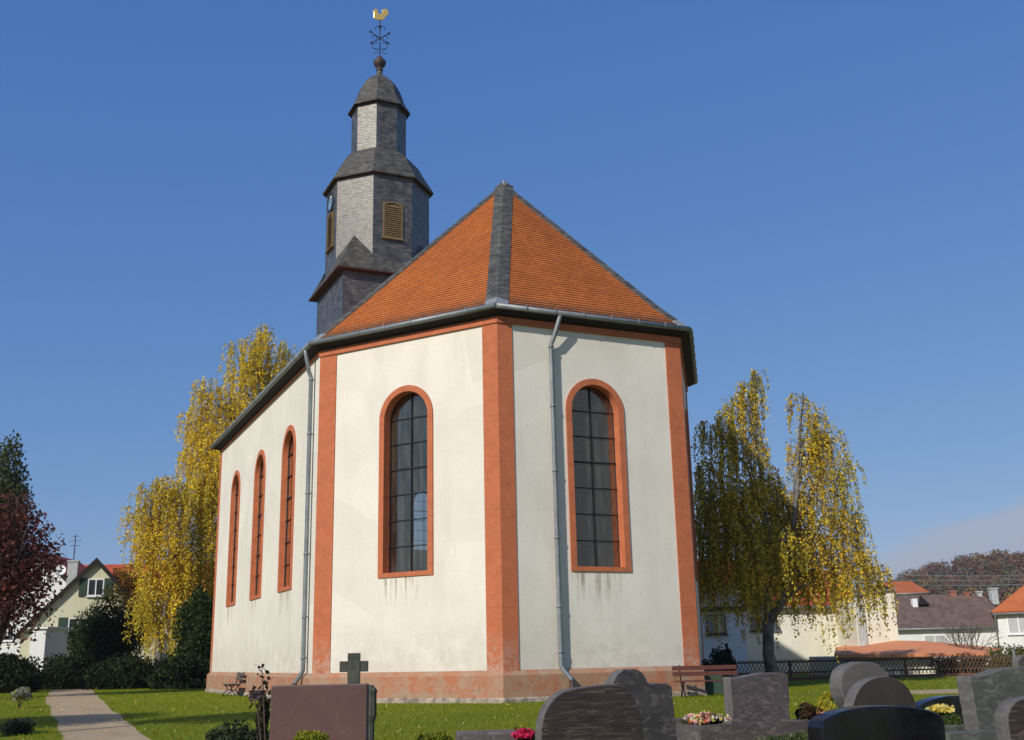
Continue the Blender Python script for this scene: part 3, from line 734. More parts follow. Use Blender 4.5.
m.prism([cc + uL * R_ * math.cos(2 * math.pi * k / 28) + Z * R_ * math.sin(2 * math.pi * k / 28) for k in range(28)], nL * 0.05); m.build('clock_face', M['dial'], tower)
m = MB(); c2 = cc + nL * 0.062
m.tube([c2 + (uL * math.cos(2 * math.pi * k / 28) + Z * math.sin(2 * math.pi * k / 28)) * R_ for k in range(29)], 0.03, 6)
for k in range(12):
    dd = uL * math.cos(math.pi * k / 6) + Z * math.sin(math.pi * k / 6); m.cbox(c2 + dd * 0.41, dd * 0.12, dd.cross(nL) * 0.045, nL * 0.015)
m.build('clock_ring', M['iron'], tower)
m = MB(); m.tube([c2, c2 + (uL * .4 + Z * .9).normalized() * 0.4], 0.018, 5); m.tube([c2, c2 + (uL * -.9 + Z * .2).normalized() * 0.26], 0.024, 5); m.build('clock_hands', M['gold'], tower)

#==PART2==
# ------------------------------------------------------------------ neighbouring houses
def sub(mb, name, mat, parent): return mb.build(name, mat, parent)
class House:
    """gabled house: A = front left corner, d = heading of the eaves side, L long, W deep to the left of d"""
    def __init__(s, name, label, A, d, L, W, ze, zr, wall, roof, group=None, zb=0.0, over=0.35, gable_over=0.25, fascia='soffit', cat='house'):
        s.A, s.u, s.n = Vector((A[0], A[1], 0)), hv(d), hv(d + 90); s.L, s.W, s.ze, s.zr = L, W, ze, zr
        s.t = thing(name, label, cat, s.A + s.u * L / 2 + s.n * W / 2 + Z * zb, group)
        Q = s.Q = lambda a, b, z: s.A + s.u * a + s.n * b + Z * z
        m = MB()
        m.quad(Q(0, 0, zb), Q(L, 0, zb), Q(L, 0, ze), Q(0, 0, ze)); m.quad(Q(0, W, zb), Q(L, W, zb), Q(L, W, ze), Q(0, W, ze))
        for a in (0, L): m.face([Q(a, 0, zb), Q(a, W, zb), Q(a, W, ze), Q(a, W / 2, zr), Q(a, 0, ze)])
        s.wall = m.build('wall', M[wall], s.t)
        k = (zr - ze) / (W / 2); r = MB(); th_ = 0.16; go = gable_over
        for sg in (0, 1):
            e = (-over, ze - over * k) if sg == 0 else (W + over, ze - over * k)
            r.prism([Q(-go, e[0], e[1] + .03), Q(L + go, e[0], e[1] + .03), Q(L + go, W / 2, zr + .03), Q(-go, W / 2, zr + .03)], Z * th_)
        s.roof = r.build('roof', M[roof], s.t)
        for a in (-go - 0.02, L + go - 0.02):
            for e0 in (-over, W + over):
                v = MB(); v.prism([Q(a, e0, ze - over * k - 0.14), Q(a, e0, ze - over * k + 0.2), Q(a, W / 2, zr + 0.2), Q(a, W / 2, zr - 0.14)], s.u * 0.05)
                v.build('bargeboard', M[fascia], s.t)
        gm = MB(); gm.tube([Q(-go, -over - .06, ze - over * k + .06), Q(L + go, -over - .06, ze - over * k + .06)], 0.07, 6); gm.build('gutter', M['zinc'], s.t)
    def window(s, face, c, z, w, h, frame='white_frame', shutters=None, blind=None, curtain=None):
        """face 'eave' (front long side), 'gable0' (end at the start) or 'gable1'; c along it"""
        if face == 'eave': O, u, n = s.Q(0, 0, 0), s.u, -s.n
        elif face == 'gable0': O, u, n = s.Q(0, s.W, 0), -s.n, -s.u
        else: O, u, n = s.Q(s.L, 0, 0), s.n, s.u
        P = lambda a, zz, o=0.0: O + u * a + n * o + Z * zz
        f = MB(); b = 0.07
        for (a0, a1, z0, z1) in ((c - w / 2, c + w / 2, z, z + b), (c - w / 2, c + w / 2, z + h - b, z + h), (c - w / 2, c - w / 2 + b, z + b, z + h - b), (c + w / 2 - b, c + w / 2, z + b, z + h - b), (c - b / 2, c + b / 2, z + b, z + h - b)):
            f.box(P(a0, z0, 0.003), u * (a1 - a0), n * 0.06, Z * (z1 - z0))
        f.box(P(c - w / 2 - .08, z - .07, 0.002), u * (w + .16), n * 0.14, Z * 0.06)
        win = f.build('window', M[frame], s.t)
        if blind: g = MB(); g.box(P(c - w / 2 + b, z + b, 0.01), u * (w - 2 * b), n * 0.03, Z * (h - 2 * b)); g.build('roller_shutter', M[blind], win)
        else:
            g = MB(); g.quad(P(c - w / 2, z, 0.02), P(c + w / 2, z, 0.02), P(c + w / 2, z + h, 0.02), P(c - w / 2, z + h, 0.02)); g.build('pane', M['pane'], win)
        if curtain:
            g = MB(); g.box(P(c - .1, z + b, 0.024), u * 0.4, n * 0.01, Z * (h - 2 * b)); g.build('curtain', M['curtain'], win)
        if shutters:
            for sg in (-1, 1):
                g = MB(); x = c + sg * (w / 2 + .02 + w / 4); g.cbox(P(x, z + h / 2, .045), u * w / 2, n * .05, Z * (h + .06))
                for k in range(9): g.cbox(P(x, z + h * (k + .5) / 9, .075), u * (w / 2 - .1), n * .015, Z * .05)
                g.build('shutter', M[shutters], s.t)
    def chimney(s, a, b, zt, w=0.55, mat='chimney'):
        zz = s.zr - abs(b - s.W / 2) * (s.zr - s.ze) / (s.W / 2) - 0.4
        m = MB(); m.box(s.Q(a, b, zz), s.u * w, s.n * w, Z * (zt - zz)); m.box(s.Q(a, b, zt) - s.u * .05 - s.n * .05, s.u * (w + .1), s.n * (w + .1), Z * .1)
        m.build('chimney', M[mat], s.roof)
M['chimney'] = simple('pale_chimney_render', (0.42, 0.44, 0.42), 0.9)
M['chimney_brick'] = simple('brick_chimney', (0.28, 0.12, 0.08), 0.9)

# left: cream gable with dark roof
Yh = 68; gp = at(97, 561, Yh); gx = gp.x; half = 4.0
pz = gp.z; slope = 1.07
h1 = House('gabled_house', 'pale yellow gable house with dark roof and shuttered windows beside the red leaved tree', (gx + half * math.cos(R(16)), Yh + half * math.sin(R(16))), 106, 9.5, 2 * half, pz - half * slope, pz, 'house_yellow', 'tile_dark')
lw = at(76, 639, Yh); uw = at(97, 596, Yh)
# gable0 runs from +W (left) to 0 (right): c measured from the left end
h1.window('gable0', half - (gx - lw.x) + 0.1, lw.z, 1.1, 1.25, shutters='shutter_green')
h1.window('gable0', half + 0.05, uw.z, 0.95, 1.05, shutters='shutter_green')
cb = at(73, 575, 71)
h1.chimney(2.4, half + 1.35, cb.z + 0.75, 0.6)
m = MB(); cA = h1.Q(2.7, half + 1.65, cb.z + 0.8); m.tube([cA, cA + Z * 1.7], 0.03, 5)
for k, wv in ((1.6, .5), (1.3, .8), (1.0, .6)): m.tube([cA + Z * k - hv(10) * wv / 2, cA + Z * k + hv(10) * wv / 2], 0.018, 4)
m.build('aerial', M['iron'], h1.roof)
m = MB(); dA = h1.Q(1.6, half + 2.25, cb.z - 0.35); dn = Vector((.25, -.95, .2)).normalized(); du = dn.orthogonal().normalized(); dv = dn.cross(du)
for k in range(16):
    a0, a1 = 2 * math.pi * k / 16, 2 * math.pi * (k + 1) / 16
    for r0, r1 in ((0, .22), (.22, .32)):
        f = lambda r, a_: dA + Z * .5 + (du * math.cos(a_) + dv * math.sin(a_)) * r + dn * (r * r * .5)
        if r0 == 0: m.face([f(0, 0), f(r1, a0), f(r1, a1)], True)
        else: m.face([f(r0, a0), f(r1, a0), f(r1, a1), f(r0, a1)], True)
m.tube([dA - Z * .3, dA + Z * .5], .03, 5); m.build('satellite_dish', M['white_frame'], h1.roof)
pa = at(30, 655, 65); m = MB()
pb = [at(29, 655, 65), at(44, 655, 65)]; zt_ = at(36, 629, 65).z
m = MB(); m.prism([Vector((pb[0].x, 65, 0)), Vector((pb[1].x, 65, 0)), Vector((pb[1].x + .5, 67, 0)), Vector((pb[0].x + .5, 67, 0))], Z * zt_)
m.box(Vector((pb[0].x - .15, 64.85, zt_)), (pb[1].x - pb[0].x + .3, 0, 0), (.6, 2.4, 0), Z * .12); m.build('porch', M['house_white'], h1.t)

p = at(36, 553, 84)
h2 = House('white_house', 'white gable house behind the red leaved tree, its roof edge sloping down to the right', (p.x + 4.2, 84), 92, 9, 8.4, p.z - 4.2 * .82, p.z, 'house_white', 'tile_red')
h2.window('gable0', 2.7, 3.4, 1.0, 1.2)
p = at(150, 565.5, 98)
h3 = House('long_house', 'long house with bright red tiled roof behind the yellow birch', (p.x - 7, 94.5), 3, 17, 7, p.z - 2.6, p.z, 'house_white', 'tile_red')

# right: white buildings behind the birch
a, b = at(660, 640, 58), at(747, 640, 58)
h4 = House('white_house', 'white plastered house with dark red timber band and small brown framed window', (a.x, 58), 2, b.x - a.x, 7.0, at(700, 583, 58).z, at(700, 562, 61).z, 'house_white', 'tile_red', fascia='fascia_red')
w_ = at(717, 634, 58); h4.window('eave', w_.x - a.x, w_.z, 1.05, 1.0, 'brown_frame', curtain=True)
m = MB(); bz = at(717, 611, 58).z; m.box(h4.Q(-.02, -.16, bz - .02), h4.u * (h4.L + .1), h4.n * .155, Z * .24); m.build('timber_band', M['fascia_red'], h4.t)
m = MB(); vz = at(717, 584, 58).z
for k in range(int(h4.L / .22)): m.cbox(h4.Q(.1 + k * .22, -.015, (bz + .24 + vz - .3) / 2), h4.u * .19, h4.n * .028, Z * (vz - .3 - bz - .24))
m.build('board_cladding', M['house_white'], h4.t)
a2, b2 = at(742, 640, 61), at(858, 640, 61)
h5 = House('cream_house', 'cream house with red tiled roof and green shuttered small window behind the weeping birch trunk', (a2.x, 61), 1, b2.x - a2.x, 7.5, at(800, 605, 61).z, at(800, 574, 65).z, 'house_cream', 'tile_red', fascia='fascia_red')
w_ = at(760, 631, 61); h5.window('eave', w_.x - a2.x, w_.z, 0.95, 0.75, 'brown_frame')
a3, b3 = at(858, 640, 57), at(899, 640, 57)
m = MB(); t5 = thing('cream_annex', 'tall plain cream annex wall with flat sheet roof beside the red roofed cream house', 'building', (a3.x + 1, 58, 0.2))
zl, zr_ = at(858, 596, 57).z, at(899, 590, 57).z
m.prism([Vector((a3.x, 57, 0)), Vector((b3.x, 57, 0)), Vector((b3.x, 57, zr_)), Vector((a3.x, 57, zl))], (0.2, 5.5, 0)); m.build('wall', M['house_cream'], t5)
m = MB(); m.prism([Vector((a3.x - .1, 56.85, zl + .003)), Vector((b3.x + .12, 56.85, zr_ + .003)), Vector((b3.x + .12, 56.85, zr_ + .1)), Vector((a3.x - .1, 56.85, zl + .1))], (0.2, 5.8, 0)); m.build('roof', M['zinc'], t5)
m = MB(); m.box((a3.x + .06, 56.9, 0.2), (.38, 0, 0), (0, .098, 0), Z * (zl - .3)); m.build('shade_strip', M['chimney'], t5)  # grey strip stands in for a shadow stripe on the annex wall
# low shed with the orange roof
t6 = thing('low_shed', 'low shed with flat pitched terracotta roof just beyond the lattice fence', 'shed', (at(915, 655, 54).x, 56, 0.2))
A0, A1, A2, A3 = at(834, 654.5, 52.5), at(990, 653.5, 52.5), at(1003, 648, 61), at(836, 647, 60); Rg0, Rg1 = at(895, 640.5, 57), at(925, 641, 57)
m = MB(); m.quad(A0, A1, Rg1, Rg0); m.face([A1, A2, Rg1]); m.quad(A2, A3, Rg0, Rg1); m.face([A3, A0, Rg0])
for p_, q_ in ((A0, A1), (A1, A2), (A2, A3), (A3, A0)): m.quad(p_, q_, q_ - Z * .14, p_ - Z * .14)
m.build('roof', M['terracotta'], t6)
m = MB(); x0, x1 = A0.x + .4, at(935, 660, 53).x
m.box((x0, 53.1, -.3), (x1 - x0, 0, 0), (0, 5.5, 0), Z * (A0.z - .1 + .3)); m.build('wall', M['house_cream'], t6)
m = MB(); 
for k in range(4): m.box((x1 + .9 + k * .62, 53.1, 0.1), (.13, 0, 0), (0, .13, 0), Z * (A0.z - .2))
m.build('posts', M['brown_frame'], t6)
# dark roofed house
a7, b7 = at(893, 640, 78), at(1008, 640, 78)
h7 = House('dark_roofed_house', 'long white house under a weathered dark brown tiled roof beyond the orange shed', (a7.x, 78), -1, b7.x - a7.x, 8.0, at(945, 627, 78).z, at(945, 597, 82).z, 'house_white', 'tile_dark', over=.3)
w_ = at(935, 644, 78); h7.window('eave', w_.x - a7.x, w_.z, 1.5, .62, blind='shutter_grey')
for i, (px, s_, mt, up) in enumerate(((948, .45, 'chimney_brick', .55), (988, .5, 'chimney', .75), (962, .35, 'chimney_brick', .3), (975, .3, 'chimney', .4))):
    q = at(px, 600, 82); h7.chimney(q.x - a7.x, 3.6, h7.zr + up * .62, s_, mt)
m = MB(); q = at(919, 602, 80); hq = h7.Q(q.x - a7.x, 2.3, h7.ze + 2.3 * (h7.zr - h7.ze) / 4 + .2)
m.prism([hq, hq + h7.u * .7, hq + h7.u * .35 + h7.n * .7 + Z * .7], (0, -.2, .2)); m.build('roof_hatch', M['dark_void'], h7.roof)
m = MB(); m.box(hq - h7.u * .4, h7.u * .35, h7.n * .4, Z * .6); m.build('hatch_cheek', M['white_frame'], h7.roof)
p = at(908, 583, 98)
h8 = House('orange_roofed_house', 'house showing only a bright orange roof behind the dark roof, close to the birch', (at(893, 590, 96).x, 95), 1, at(921, 590, 95).x - at(893, 590, 95).x, 7, at(908, 594, 96).z, p.z, 'house_cream', 'tile_orange')
# far right house
a9 = at(1000, 640, 72)
h9 = House('white_house', 'white house with hipped red orange roof and grey roller shutter at the right edge', (a9.x, 72), -24, 11, 8.0, at(1005, 615, 72).z, at(1005, 614.9, 72).z + .02, 'house_white', 'tile_orange', over=.3, gable_over=.25)
m = MB(); ez = h9.ze + .2; hz = ez + 3.1; q0, q1, q2, q3 = h9.Q(-.35, -.35, ez), h9.Q(11.35, -.35, ez), h9.Q(11.35, 8.35, ez), h9.Q(-.35, 8.35, ez); g0, g1 = h9.Q(3.6, 4, hz), h9.Q(7.4, 4, hz)
m.quad(q0, q1, g1, g0); m.face([q1, q2, g1]); m.quad(q2, q3, g0, g1); m.face([q3, q0, g0]); m.build('hip_roof', M['tile_orange'], h9.t)
w_ = at(1018, 634, 72); h9.window('eave', w_.x - a9.x, w_.z, 1.3, 1.15, blind='shutter_grey')
m = MB(); q = h9.Q(-.1, -.15, 0); m.tube([q, q + Z * (h9.ze - .3), q + Z * h9.ze + h9.n * -.25], .05, 6); m.build('downpipe', M['zinc'], h9.t)
hd = [at(880, 574, 120), at(1060, 571.5, 120)]
for i, (y0, y1, lb) in enumerate(((573.5, 571.5, 'highest of the overhead wires before the wooded hill'), (579, 575, 'middle overhead wire before the wooded hill'), (583.5, 580.5, 'lowest overhead wire, sagging just over the dark roof'))):
    A_, B_ = at(860, y0, 118 + i), at(1100, y1, 118 + i); m = MB()
    m.tube([A_.lerp(B_, k / 12) - Z * .35 * math.sin(math.pi * k / 12) for k in range(13)], .035, 4)
    tag(m.build('overhead_wire', M['zinc'], None), lb, 'wire', 'overhead wires')

# ------------------------------------------------------------------ wooded hill (one mass of far trees)
WP, WC, WS = [], [], []
fall = [(.30, .17, .10), (.24, .125, .08), (.17, .15, .075), (.40, .27, .08), (.16, .12, .10), (.20, .20, .11)]  # autumn tones, lightened so the colour carries some distance haze
for _ in range(760):
    x, y = rnd.uniform(95, 250), rnd.uniform(335, 430); z = hill_z(x, y); hh = rnd.uniform(4.0, 7.5); n = 190
    c0 = fall[rnd.choices(range(6), [5, 4, 4, 2, 4, 3])[0]]
    v = nrng.normal(size=(n, 3)); v /= np.linalg.norm(v, axis=1)[:, None]; v *= nrng.uniform(.6, 1, (n, 1))
    WP.append(np.array([x, y, z + hh * .55]) + v * np.array([hh * .42, hh * .42, hh * .55])); WC.append(np.array(c0) * nrng.uniform(.7, 1.3, (n, 1)))
leaves('wood', np.concatenate(WP), .75, np.concatenate(WC), M['leaf'], kind='stuff')['label'] = 'autumn brown wood covering the far hill'
bpy.data.objects['wood']['category'] = 'wood'

# ------------------------------------------------------------------ trees and shrubs
YEL = [(.95, .64, .03), (.90, .62, .045), (.74, .58, .06), (.95, .70, .09), (.38, .34, .05)]
bR = on_ground(772, 690); bR = Vector((at(772, 660, 40).x, 40, .2))
fk = at(768, 622, 40)
weeping_birch('weeping_birch', 'weeping birch with two yellow tops and a dark trunk, right of the church', bR, 0.24,
    [(758, 376, 13, 0), (748, 392, 18, .2), (735, 412, 22, .4), (712, 428, 18, -.3), (742, 446, 28, .2), (708, 470, 20, .1), (718, 500, 27, -.2), (752, 505, 34, .6), (775, 540, 30, -.6), (722, 550, 34, .3),
     (800, 398, 12, -.2), (812, 414, 16, .1), (826, 436, 20, .3), (806, 450, 22, .2), (838, 468, 20, -.3), (818, 500, 28, -.2), (846, 520, 22, .4), (812, 545, 30, .5), (852, 556, 25, -.2), (874, 570, 14, .3), (790, 570, 28, .8), (756, 572, 26, 1.0), (706, 572, 20, .4), (835, 580, 18, .2), (782, 500, 24, .9), (790, 530, 28, 1.2), (768, 478, 20, 1.0), (738, 490, 28, -.8), (745, 545, 32, -.9), (700, 520, 20, .3)],
    40, 1950, 0.092, [(.92, .58, .03), (.80, .54, .045), (.52, .42, .05), (.95, .70, .09), (.26, .25, .045)], [.24, .24, .24, .1, .18], (1.0, 3.0), dens=27, fork=fk, leaders=(0, 10))
bL = Vector((at(228, 660, 62).x, 62, .2))
weeping_birch('weeping_birch', 'tall yellow weeping birch rising behind the far end of the church', bL, 0.33,
    [(262, 334, 17, 0), (284, 352, 18, .8), (252, 350, 18, .3), (246, 372, 22, .5), (236, 345, 11, .8), (278, 372, 20, 1), (240, 405, 32, .5), (208, 388, 17, -.5), (200, 418, 22, .4), (225, 440, 34, 0), (262, 420, 34, 1.2), (192, 455, 20, .3), (215, 480, 34, .5), (240, 470, 34, 1), (195, 495, 30, -.4), (215, 525, 34, .6), (200, 560, 34, .2), (220, 590, 30, .9)],
    62, 1700, 0.125, YEL, [.30, .27, .2, .13, .1], (1.4, 4.2), dens=22, fork=bL + Z * 4, leaders=(0, 5), jit_=.07)
bL2 = Vector((at(158, 660, 60).x, 60, .2))
weeping_birch('weeping_birch', 'shorter golden birch with drooping branches left of the tall birch', bL2, 0.22,
    [(152, 492, 20, 0), (170, 486, 18, .5), (142, 515, 20, .2), (166, 520, 24, .3), (150, 545, 20, -.3), (176, 552, 24, .2), (158, 580, 22, .2), (185, 590, 22, .6), (168, 612, 22, .3), (196, 612, 18, 1), (146, 600, 18, -.3), (180, 625, 18, -.4)],
    60, 760, 0.12, YEL, [.33, .28, .18, .13, .08], (1.2, 3.6), dens=21, fork=bL2 + Z * 3, leaders=(0, 5), jit_=.07)
# red leaved tree at the left edge, a green birch behind it
def px_bush(name, label, cat, px, py, rx, ry, Y, n, leaf, cols, **kw):
    c = at(px, py, Y); k = Y / 1118.0
    return bush(name, label, cat, c, (rx * k, kw.pop('depth', rx * k), ry * k), n, leaf, cols, **kw)
px_bush('copper_leaved_tree', 'dark copper red leaved tree at the left edge', 'tree', -6, 575, 64, 88, 45, 12500, .17, [(.14, .04, .04), (.085, .03, .034), (.20, .055, .036), (.07, .05, .03)], lumps=34, stems=9, trunk=.2, shell=.25)
px_bush('green_birch', 'grey green birch top showing above the copper red tree', 'tree', -2, 512, 32, 88, 56, 11000, .17, [(.09, .11, .04), (.12, .12, .05), (.06, .08, .03)], lumps=22, stems=6, trunk=.18, droop=1, shell=.3)
px_bush('orange_leaved_tree', 'small orange leaved tree between the yellow house and the golden birch', 'tree', 128, 596, 24, 34, 69, 6500, .15, [(.40, .17, .02), (.33, .20, .03), (.24, .14, .03)], lumps=14, stems=4, trunk=.1, shell=.3)
DG = [(.026, .042, .009), (.036, .054, .012), (.015, .026, .007)]
px_bush('yew_bush', 'large rounded dark green yew before the yellow house', 'bush', 115, 642, 42, 50, 64, 26000, .13, DG, mat='needle', lumps=20, shell=.2)
px_bush('laurel_bush', 'mid green broad shrub at the far corner of the church', 'bush', 196, 640, 24, 50, 58, 13000, .16, [(.035, .07, .016), (.05, .085, .02), (.025, .045, .012)], lumps=14, shell=.2)
for i, (px, py, rx, ry, Y, lb) in enumerate(((8, 678, 40, 25, 56, 'dark low juniper hedge mound at the left edge behind the pale flowering shrub'), (66, 679, 44, 27, 62, 'dark juniper mound at the end of the sandy path'),
        (130, 679, 48, 26, 60, 'widest dark juniper mound below the yew'), (186, 679, 36, 24, 57, 'dark spreading juniper touching the church corner'))):
    px_bush('juniper_bush', lb, 'bush', px, py, rx, ry, Y, 20000, .14, [(.016, .028, .008), (.025, .040, .010), (.005, .009, .004), (.05, .06, .018)], w=[.40, .34, .18, .08], mat='needle', lumps=34, shell=.1, depth=1.8, group='dark junipers along the lawn edge', stems=9)  # needle colours darkened to carry the shade of trees on the left
px_bush('flowering_shrub', 'small pale yellowish plant beside the left edge of the path', 'plant', 20, 694, 13, 9, 34, 900, .07, [(.30, .32, .30), (.35, .32, .10), (.12, .15, .05), (.4, .38, .36)], lumps=8)
px_bush('holly_bush', 'dark glossy low bush in the lower left corner', 'bush', 12, 736, 28, 17, 22, 4200, .065, [(.022, .04, .02), (.05, .075, .04), (.015, .028, .014)], lumps=10, shell=.2)
px_bush('conifer_shrub', 'dark bushy evergreen behind the red bench at the church corner', 'bush', 716, 668, 21, 22, 37, 4200, .09, [(.015, .028, .016), (.025, .038, .018)], mat='needle', lumps=12, shell=.2)
px_bush('small_evergreen', 'slim dark upright shrub between the evergreen and the birch trunk', 'bush', 728, 659, 5, 20, 43, 900, .09, [(.015, .028, .016), (.025, .038, .018)], mat='needle', lumps=8, shell=.2)
px_bush('green_hedge', 'yellowish green hedge behind the right end of the lattice fence', 'hedge', 1018, 660, 42, 16, 52, 9000, .11, [(.15, .16, .03), (.10, .12, .025), (.2, .19, .05)], lumps=18, shell=.2, depth=1.0)
px_bush('brown_hedge', 'dark brownish hedge behind the lattice fence beneath the orange roof', 'hedge', 962, 664, 30, 11, 51.2, 5000, .09, [(.06, .05, .025), (.09, .055, .03), (.035, .03, .018)], lumps=16, shell=.2, depth=.6)
# bare shrub
bs = at(968, 655, 55); tb = thing('bare_shrub', 'leafless twiggy shrub in front of the long white wall', 'shrub', (bs.x, 55, .2)); m = MB()
def branch(p, d, L, r, lv):
    q = p + d * L; m.tube([p, p.lerp(q, .5) + Vector((rnd.gauss(0, .03), 0, rnd.gauss(0, .03))), q], [r, r * .8, r * .6], 4, False)
    if lv:
        for _ in range(3): branch(p.lerp(q, rnd.uniform(.5, 1)), (d + Vector((rnd.gauss(0, .45), rnd.gauss(0, .45), rnd.gauss(0.1, .3)))).normalized(), L * rnd.uniform(.6, .8), r * .62, lv - 1)
for k in range(7): branch(Vector((bs.x + rnd.uniform(-.3, .3), 55, .2)), Vector((rnd.gauss(0, .35), rnd.gauss(0, .3), 1)).normalized(), 1.15, .03, 3)
m.build('branches', M['twig'], tb)

# lawn grass blades
gp_ = []
def inside_church(x, y):
    q = Vector((x, y, 0)) - Mid; a_, s_ = q.dot(ax), abs(q.dot(hv(th + 90)))
    return a_ > -.25 and a_ < 24 and s_ < 7.2 and s_ < 3.4 + max(0, a_ + .25) * .75
def on_path(x, y):
    for Lp, Rp in ((PL_L, PL_R),):
        for i in range(len(Lp) - 1):
            y0, y1 = sorted((Lp[i].y, Lp[i + 1].y))
            if y0 <= y <= y1:
                t_ = (y - Lp[i].y) / (Lp[i + 1].y - Lp[i].y + 1e-9); xl = Lp[i].lerp(Lp[i + 1], t_).x
                yy = y; xr = None
                for j in range(len(Rp) - 1):
                    c0, c1 = sorted((Rp[j].y, Rp[j + 1].y))
                    if c0 <= yy <= c1: xr = Rp[j].lerp(Rp[j + 1], (yy - Rp[j].y) / (Rp[j + 1].y - Rp[j].y + 1e-9)).x
                if xr is not None and xl + .03 < x < xr - .03: return True
    return False
B, BC = [], []
NB_ = 110000
yy = 17.5 * (62 / 17.5) ** nrng.random(NB_); xx = yy * nrng.uniform(-.5, .5, NB_)
keep = []
for x, y in zip(xx, yy):
    if inside_church(x, y) or (y < 62 and x < 0 and on_path(x, y)): continue
    if x > 6 and GP1[0].y + (x - GP1[0].x) / (GP1[-1].x - GP1[0].x) * (GP1[-1].y - GP1[0].y) < y < GP2[0].y + (x - GP2[0].x) / (GP2[-1].x - GP2[0].x) * (GP2[-1].y - GP2[0].y): continue
    keep.append((x, y, ground_z(y)))
K = np.array(keep); n = len(K); hgt = nrng.uniform(.03, .065, n); wd_ = nrng.uniform(.005, .010, n) * (K[:, 1] / 25)
an = nrng.uniform(0, 2 * np.pi, n); ln = nrng.normal(size=(n, 2)) * .03
V = np.zeros((n, 3, 3)); V[:, 0] = K - np.stack([np.cos(an) * wd_, np.sin(an) * wd_, np.zeros(n)], 1); V[:, 1] = K + np.stack([np.cos(an) * wd_, np.sin(an) * wd_, np.zeros(n)], 1)
V[:, 2] = K + np.stack([ln[:, 0], ln[:, 1], hgt], 1)
me = bpy.data.meshes.new('grass'); me.vertices.add(3 * n); me.vertices.foreach_set('co', V.ravel().astype(np.float32)); me.loops.add(3 * n); me.loops.foreach_set('vertex_index', np.arange(3 * n, dtype=np.int32))
me.polygons.add(n); me.polygons.foreach_set('loop_start', np.arange(0, 3 * n, 3, dtype=np.int32)); me.update(calc_edges=True)
ca = me.color_attributes.new('leafcol', 'FLOAT_COLOR', 'POINT'); rg = np.ones((n, 3, 4), dtype=np.float32); rg[:, :, :3] = palette(n, [(.23, .28, .008), (.29, .31, .012), (.15, .21, .007), (.33, .30, .04)], [.4, .3, .22, .08], .12)[:, None, :]
ca.data.foreach_set('color', rg.ravel()); me.materials.append(M['leaf']); go = bpy.data.objects.new('grass', me); col.objects.link(go)
tag(go, 'short green lawn grass round the church', 'grass', kind='stuff')
# fallen leaves scattered on the lawn
fy = 18 * (50 / 18) ** nrng.random(900); fx = fy * nrng.uniform(-.48, .48, 900)
FP = np.array([(x, y, ground_z(y) + .045) for x, y in zip(fx, fy) if not inside_church(x, y)])
fo = leaves('fallen_leaves', FP, .05, palette(len(FP), [(.5, .36, .08), (.35, .2, .05), (.55, .45, .2)]), M['petal'])
tag(fo, 'yellow fallen leaves sprinkled over the lawn', 'leaves', kind='stuff')

# ------------------------------------------------------------------ lattice fence
M['fence_wood'] = simple('dark_brown_fence_wood', (0.13, 0.08, 0.05), 0.85)
M['kerb'] = simple('sandstone_kerb', (0.16, 0.07, 0.05), 0.9, var=.4)
fa, fb = at(731, 671, 47), at(1040, 669.5, 49); fd = (fb - fa); fd.z = 0; FL = fd.length; fd.normalize(); fnn = Vector((-fd.y, fd.x, 0))
tf = thing('lattice_fence', 'long low brown fence of crossed diagonal slats behind the birch', 'fence', (fa.x, fa.y, .2))
fz0, fz1 = .36, 1.06
FQ = lambda s, z, o=0.0: Vector((fa.x, fa.y, 0)) + fd * s + fnn * o + Z * z
sA, sB = MB(), MB(); dxl = (fz1 - fz0) * .62
k = 0.0
while k < FL:
    for mb_, sg, o in ((sA, 1, -.03), (sB, -1, .0)):
        s0, s1 = (k, k + dxl) if sg > 0 else (k + dxl, k)
        p_, q_ = FQ(s0, fz0, o), FQ(s1, fz1, o); mb_.prism([p_ - fd * .013, p_ + fd * .013, q_ + fd * .013, q_ - fd * .013], fnn * .022)
    k += .17
for v_, f_, s_ in zip((sB.v,), (sB.f,), (sB.sm,)):
    b_ = len(sA.v); sA.v += v_; sA.f += [[i + b_ for i in f] for f in f_]; sA.sm += s_
sA.build('lattice', M['fence_wood'], tf)
for zz in (fz0 + .12, fz1 - .14):
    m = MB(); m.box(FQ(0, zz, .024), fd * FL, fnn * .05, Z * .07); m.build('rail', M['fence_wood'], tf)
for k in range(int(FL / 2.6) + 1):
    m = MB(); m.box(FQ(k * 2.6, 0, .076), fd * .09, fnn * .09, Z * (fz1 - .05)); m.build('post', M['fence_wood'], tf)
tk = thing('kerb_wall', 'low dark red sandstone kerb under the lattice fence', 'wall', (fa.x, fa.y, .2)); m = MB(); m.box(FQ(0, .1, -.1), fd * FL, fnn * .22, Z * .22); m.build('coping', M['kerb'], tk, bevel=.015)
# concrete post standing at the right of the fence
m = MB(); q = at(1013, 668, 48.2); m.box((q.x, 48.0, .1), (.09, 0, 0), (0, .09, 0), Z * 1.15); tag(m.build('fence_post', M['zinc'], None, bevel=.008), 'pale post standing in front of the fence near the right edge', 'post')

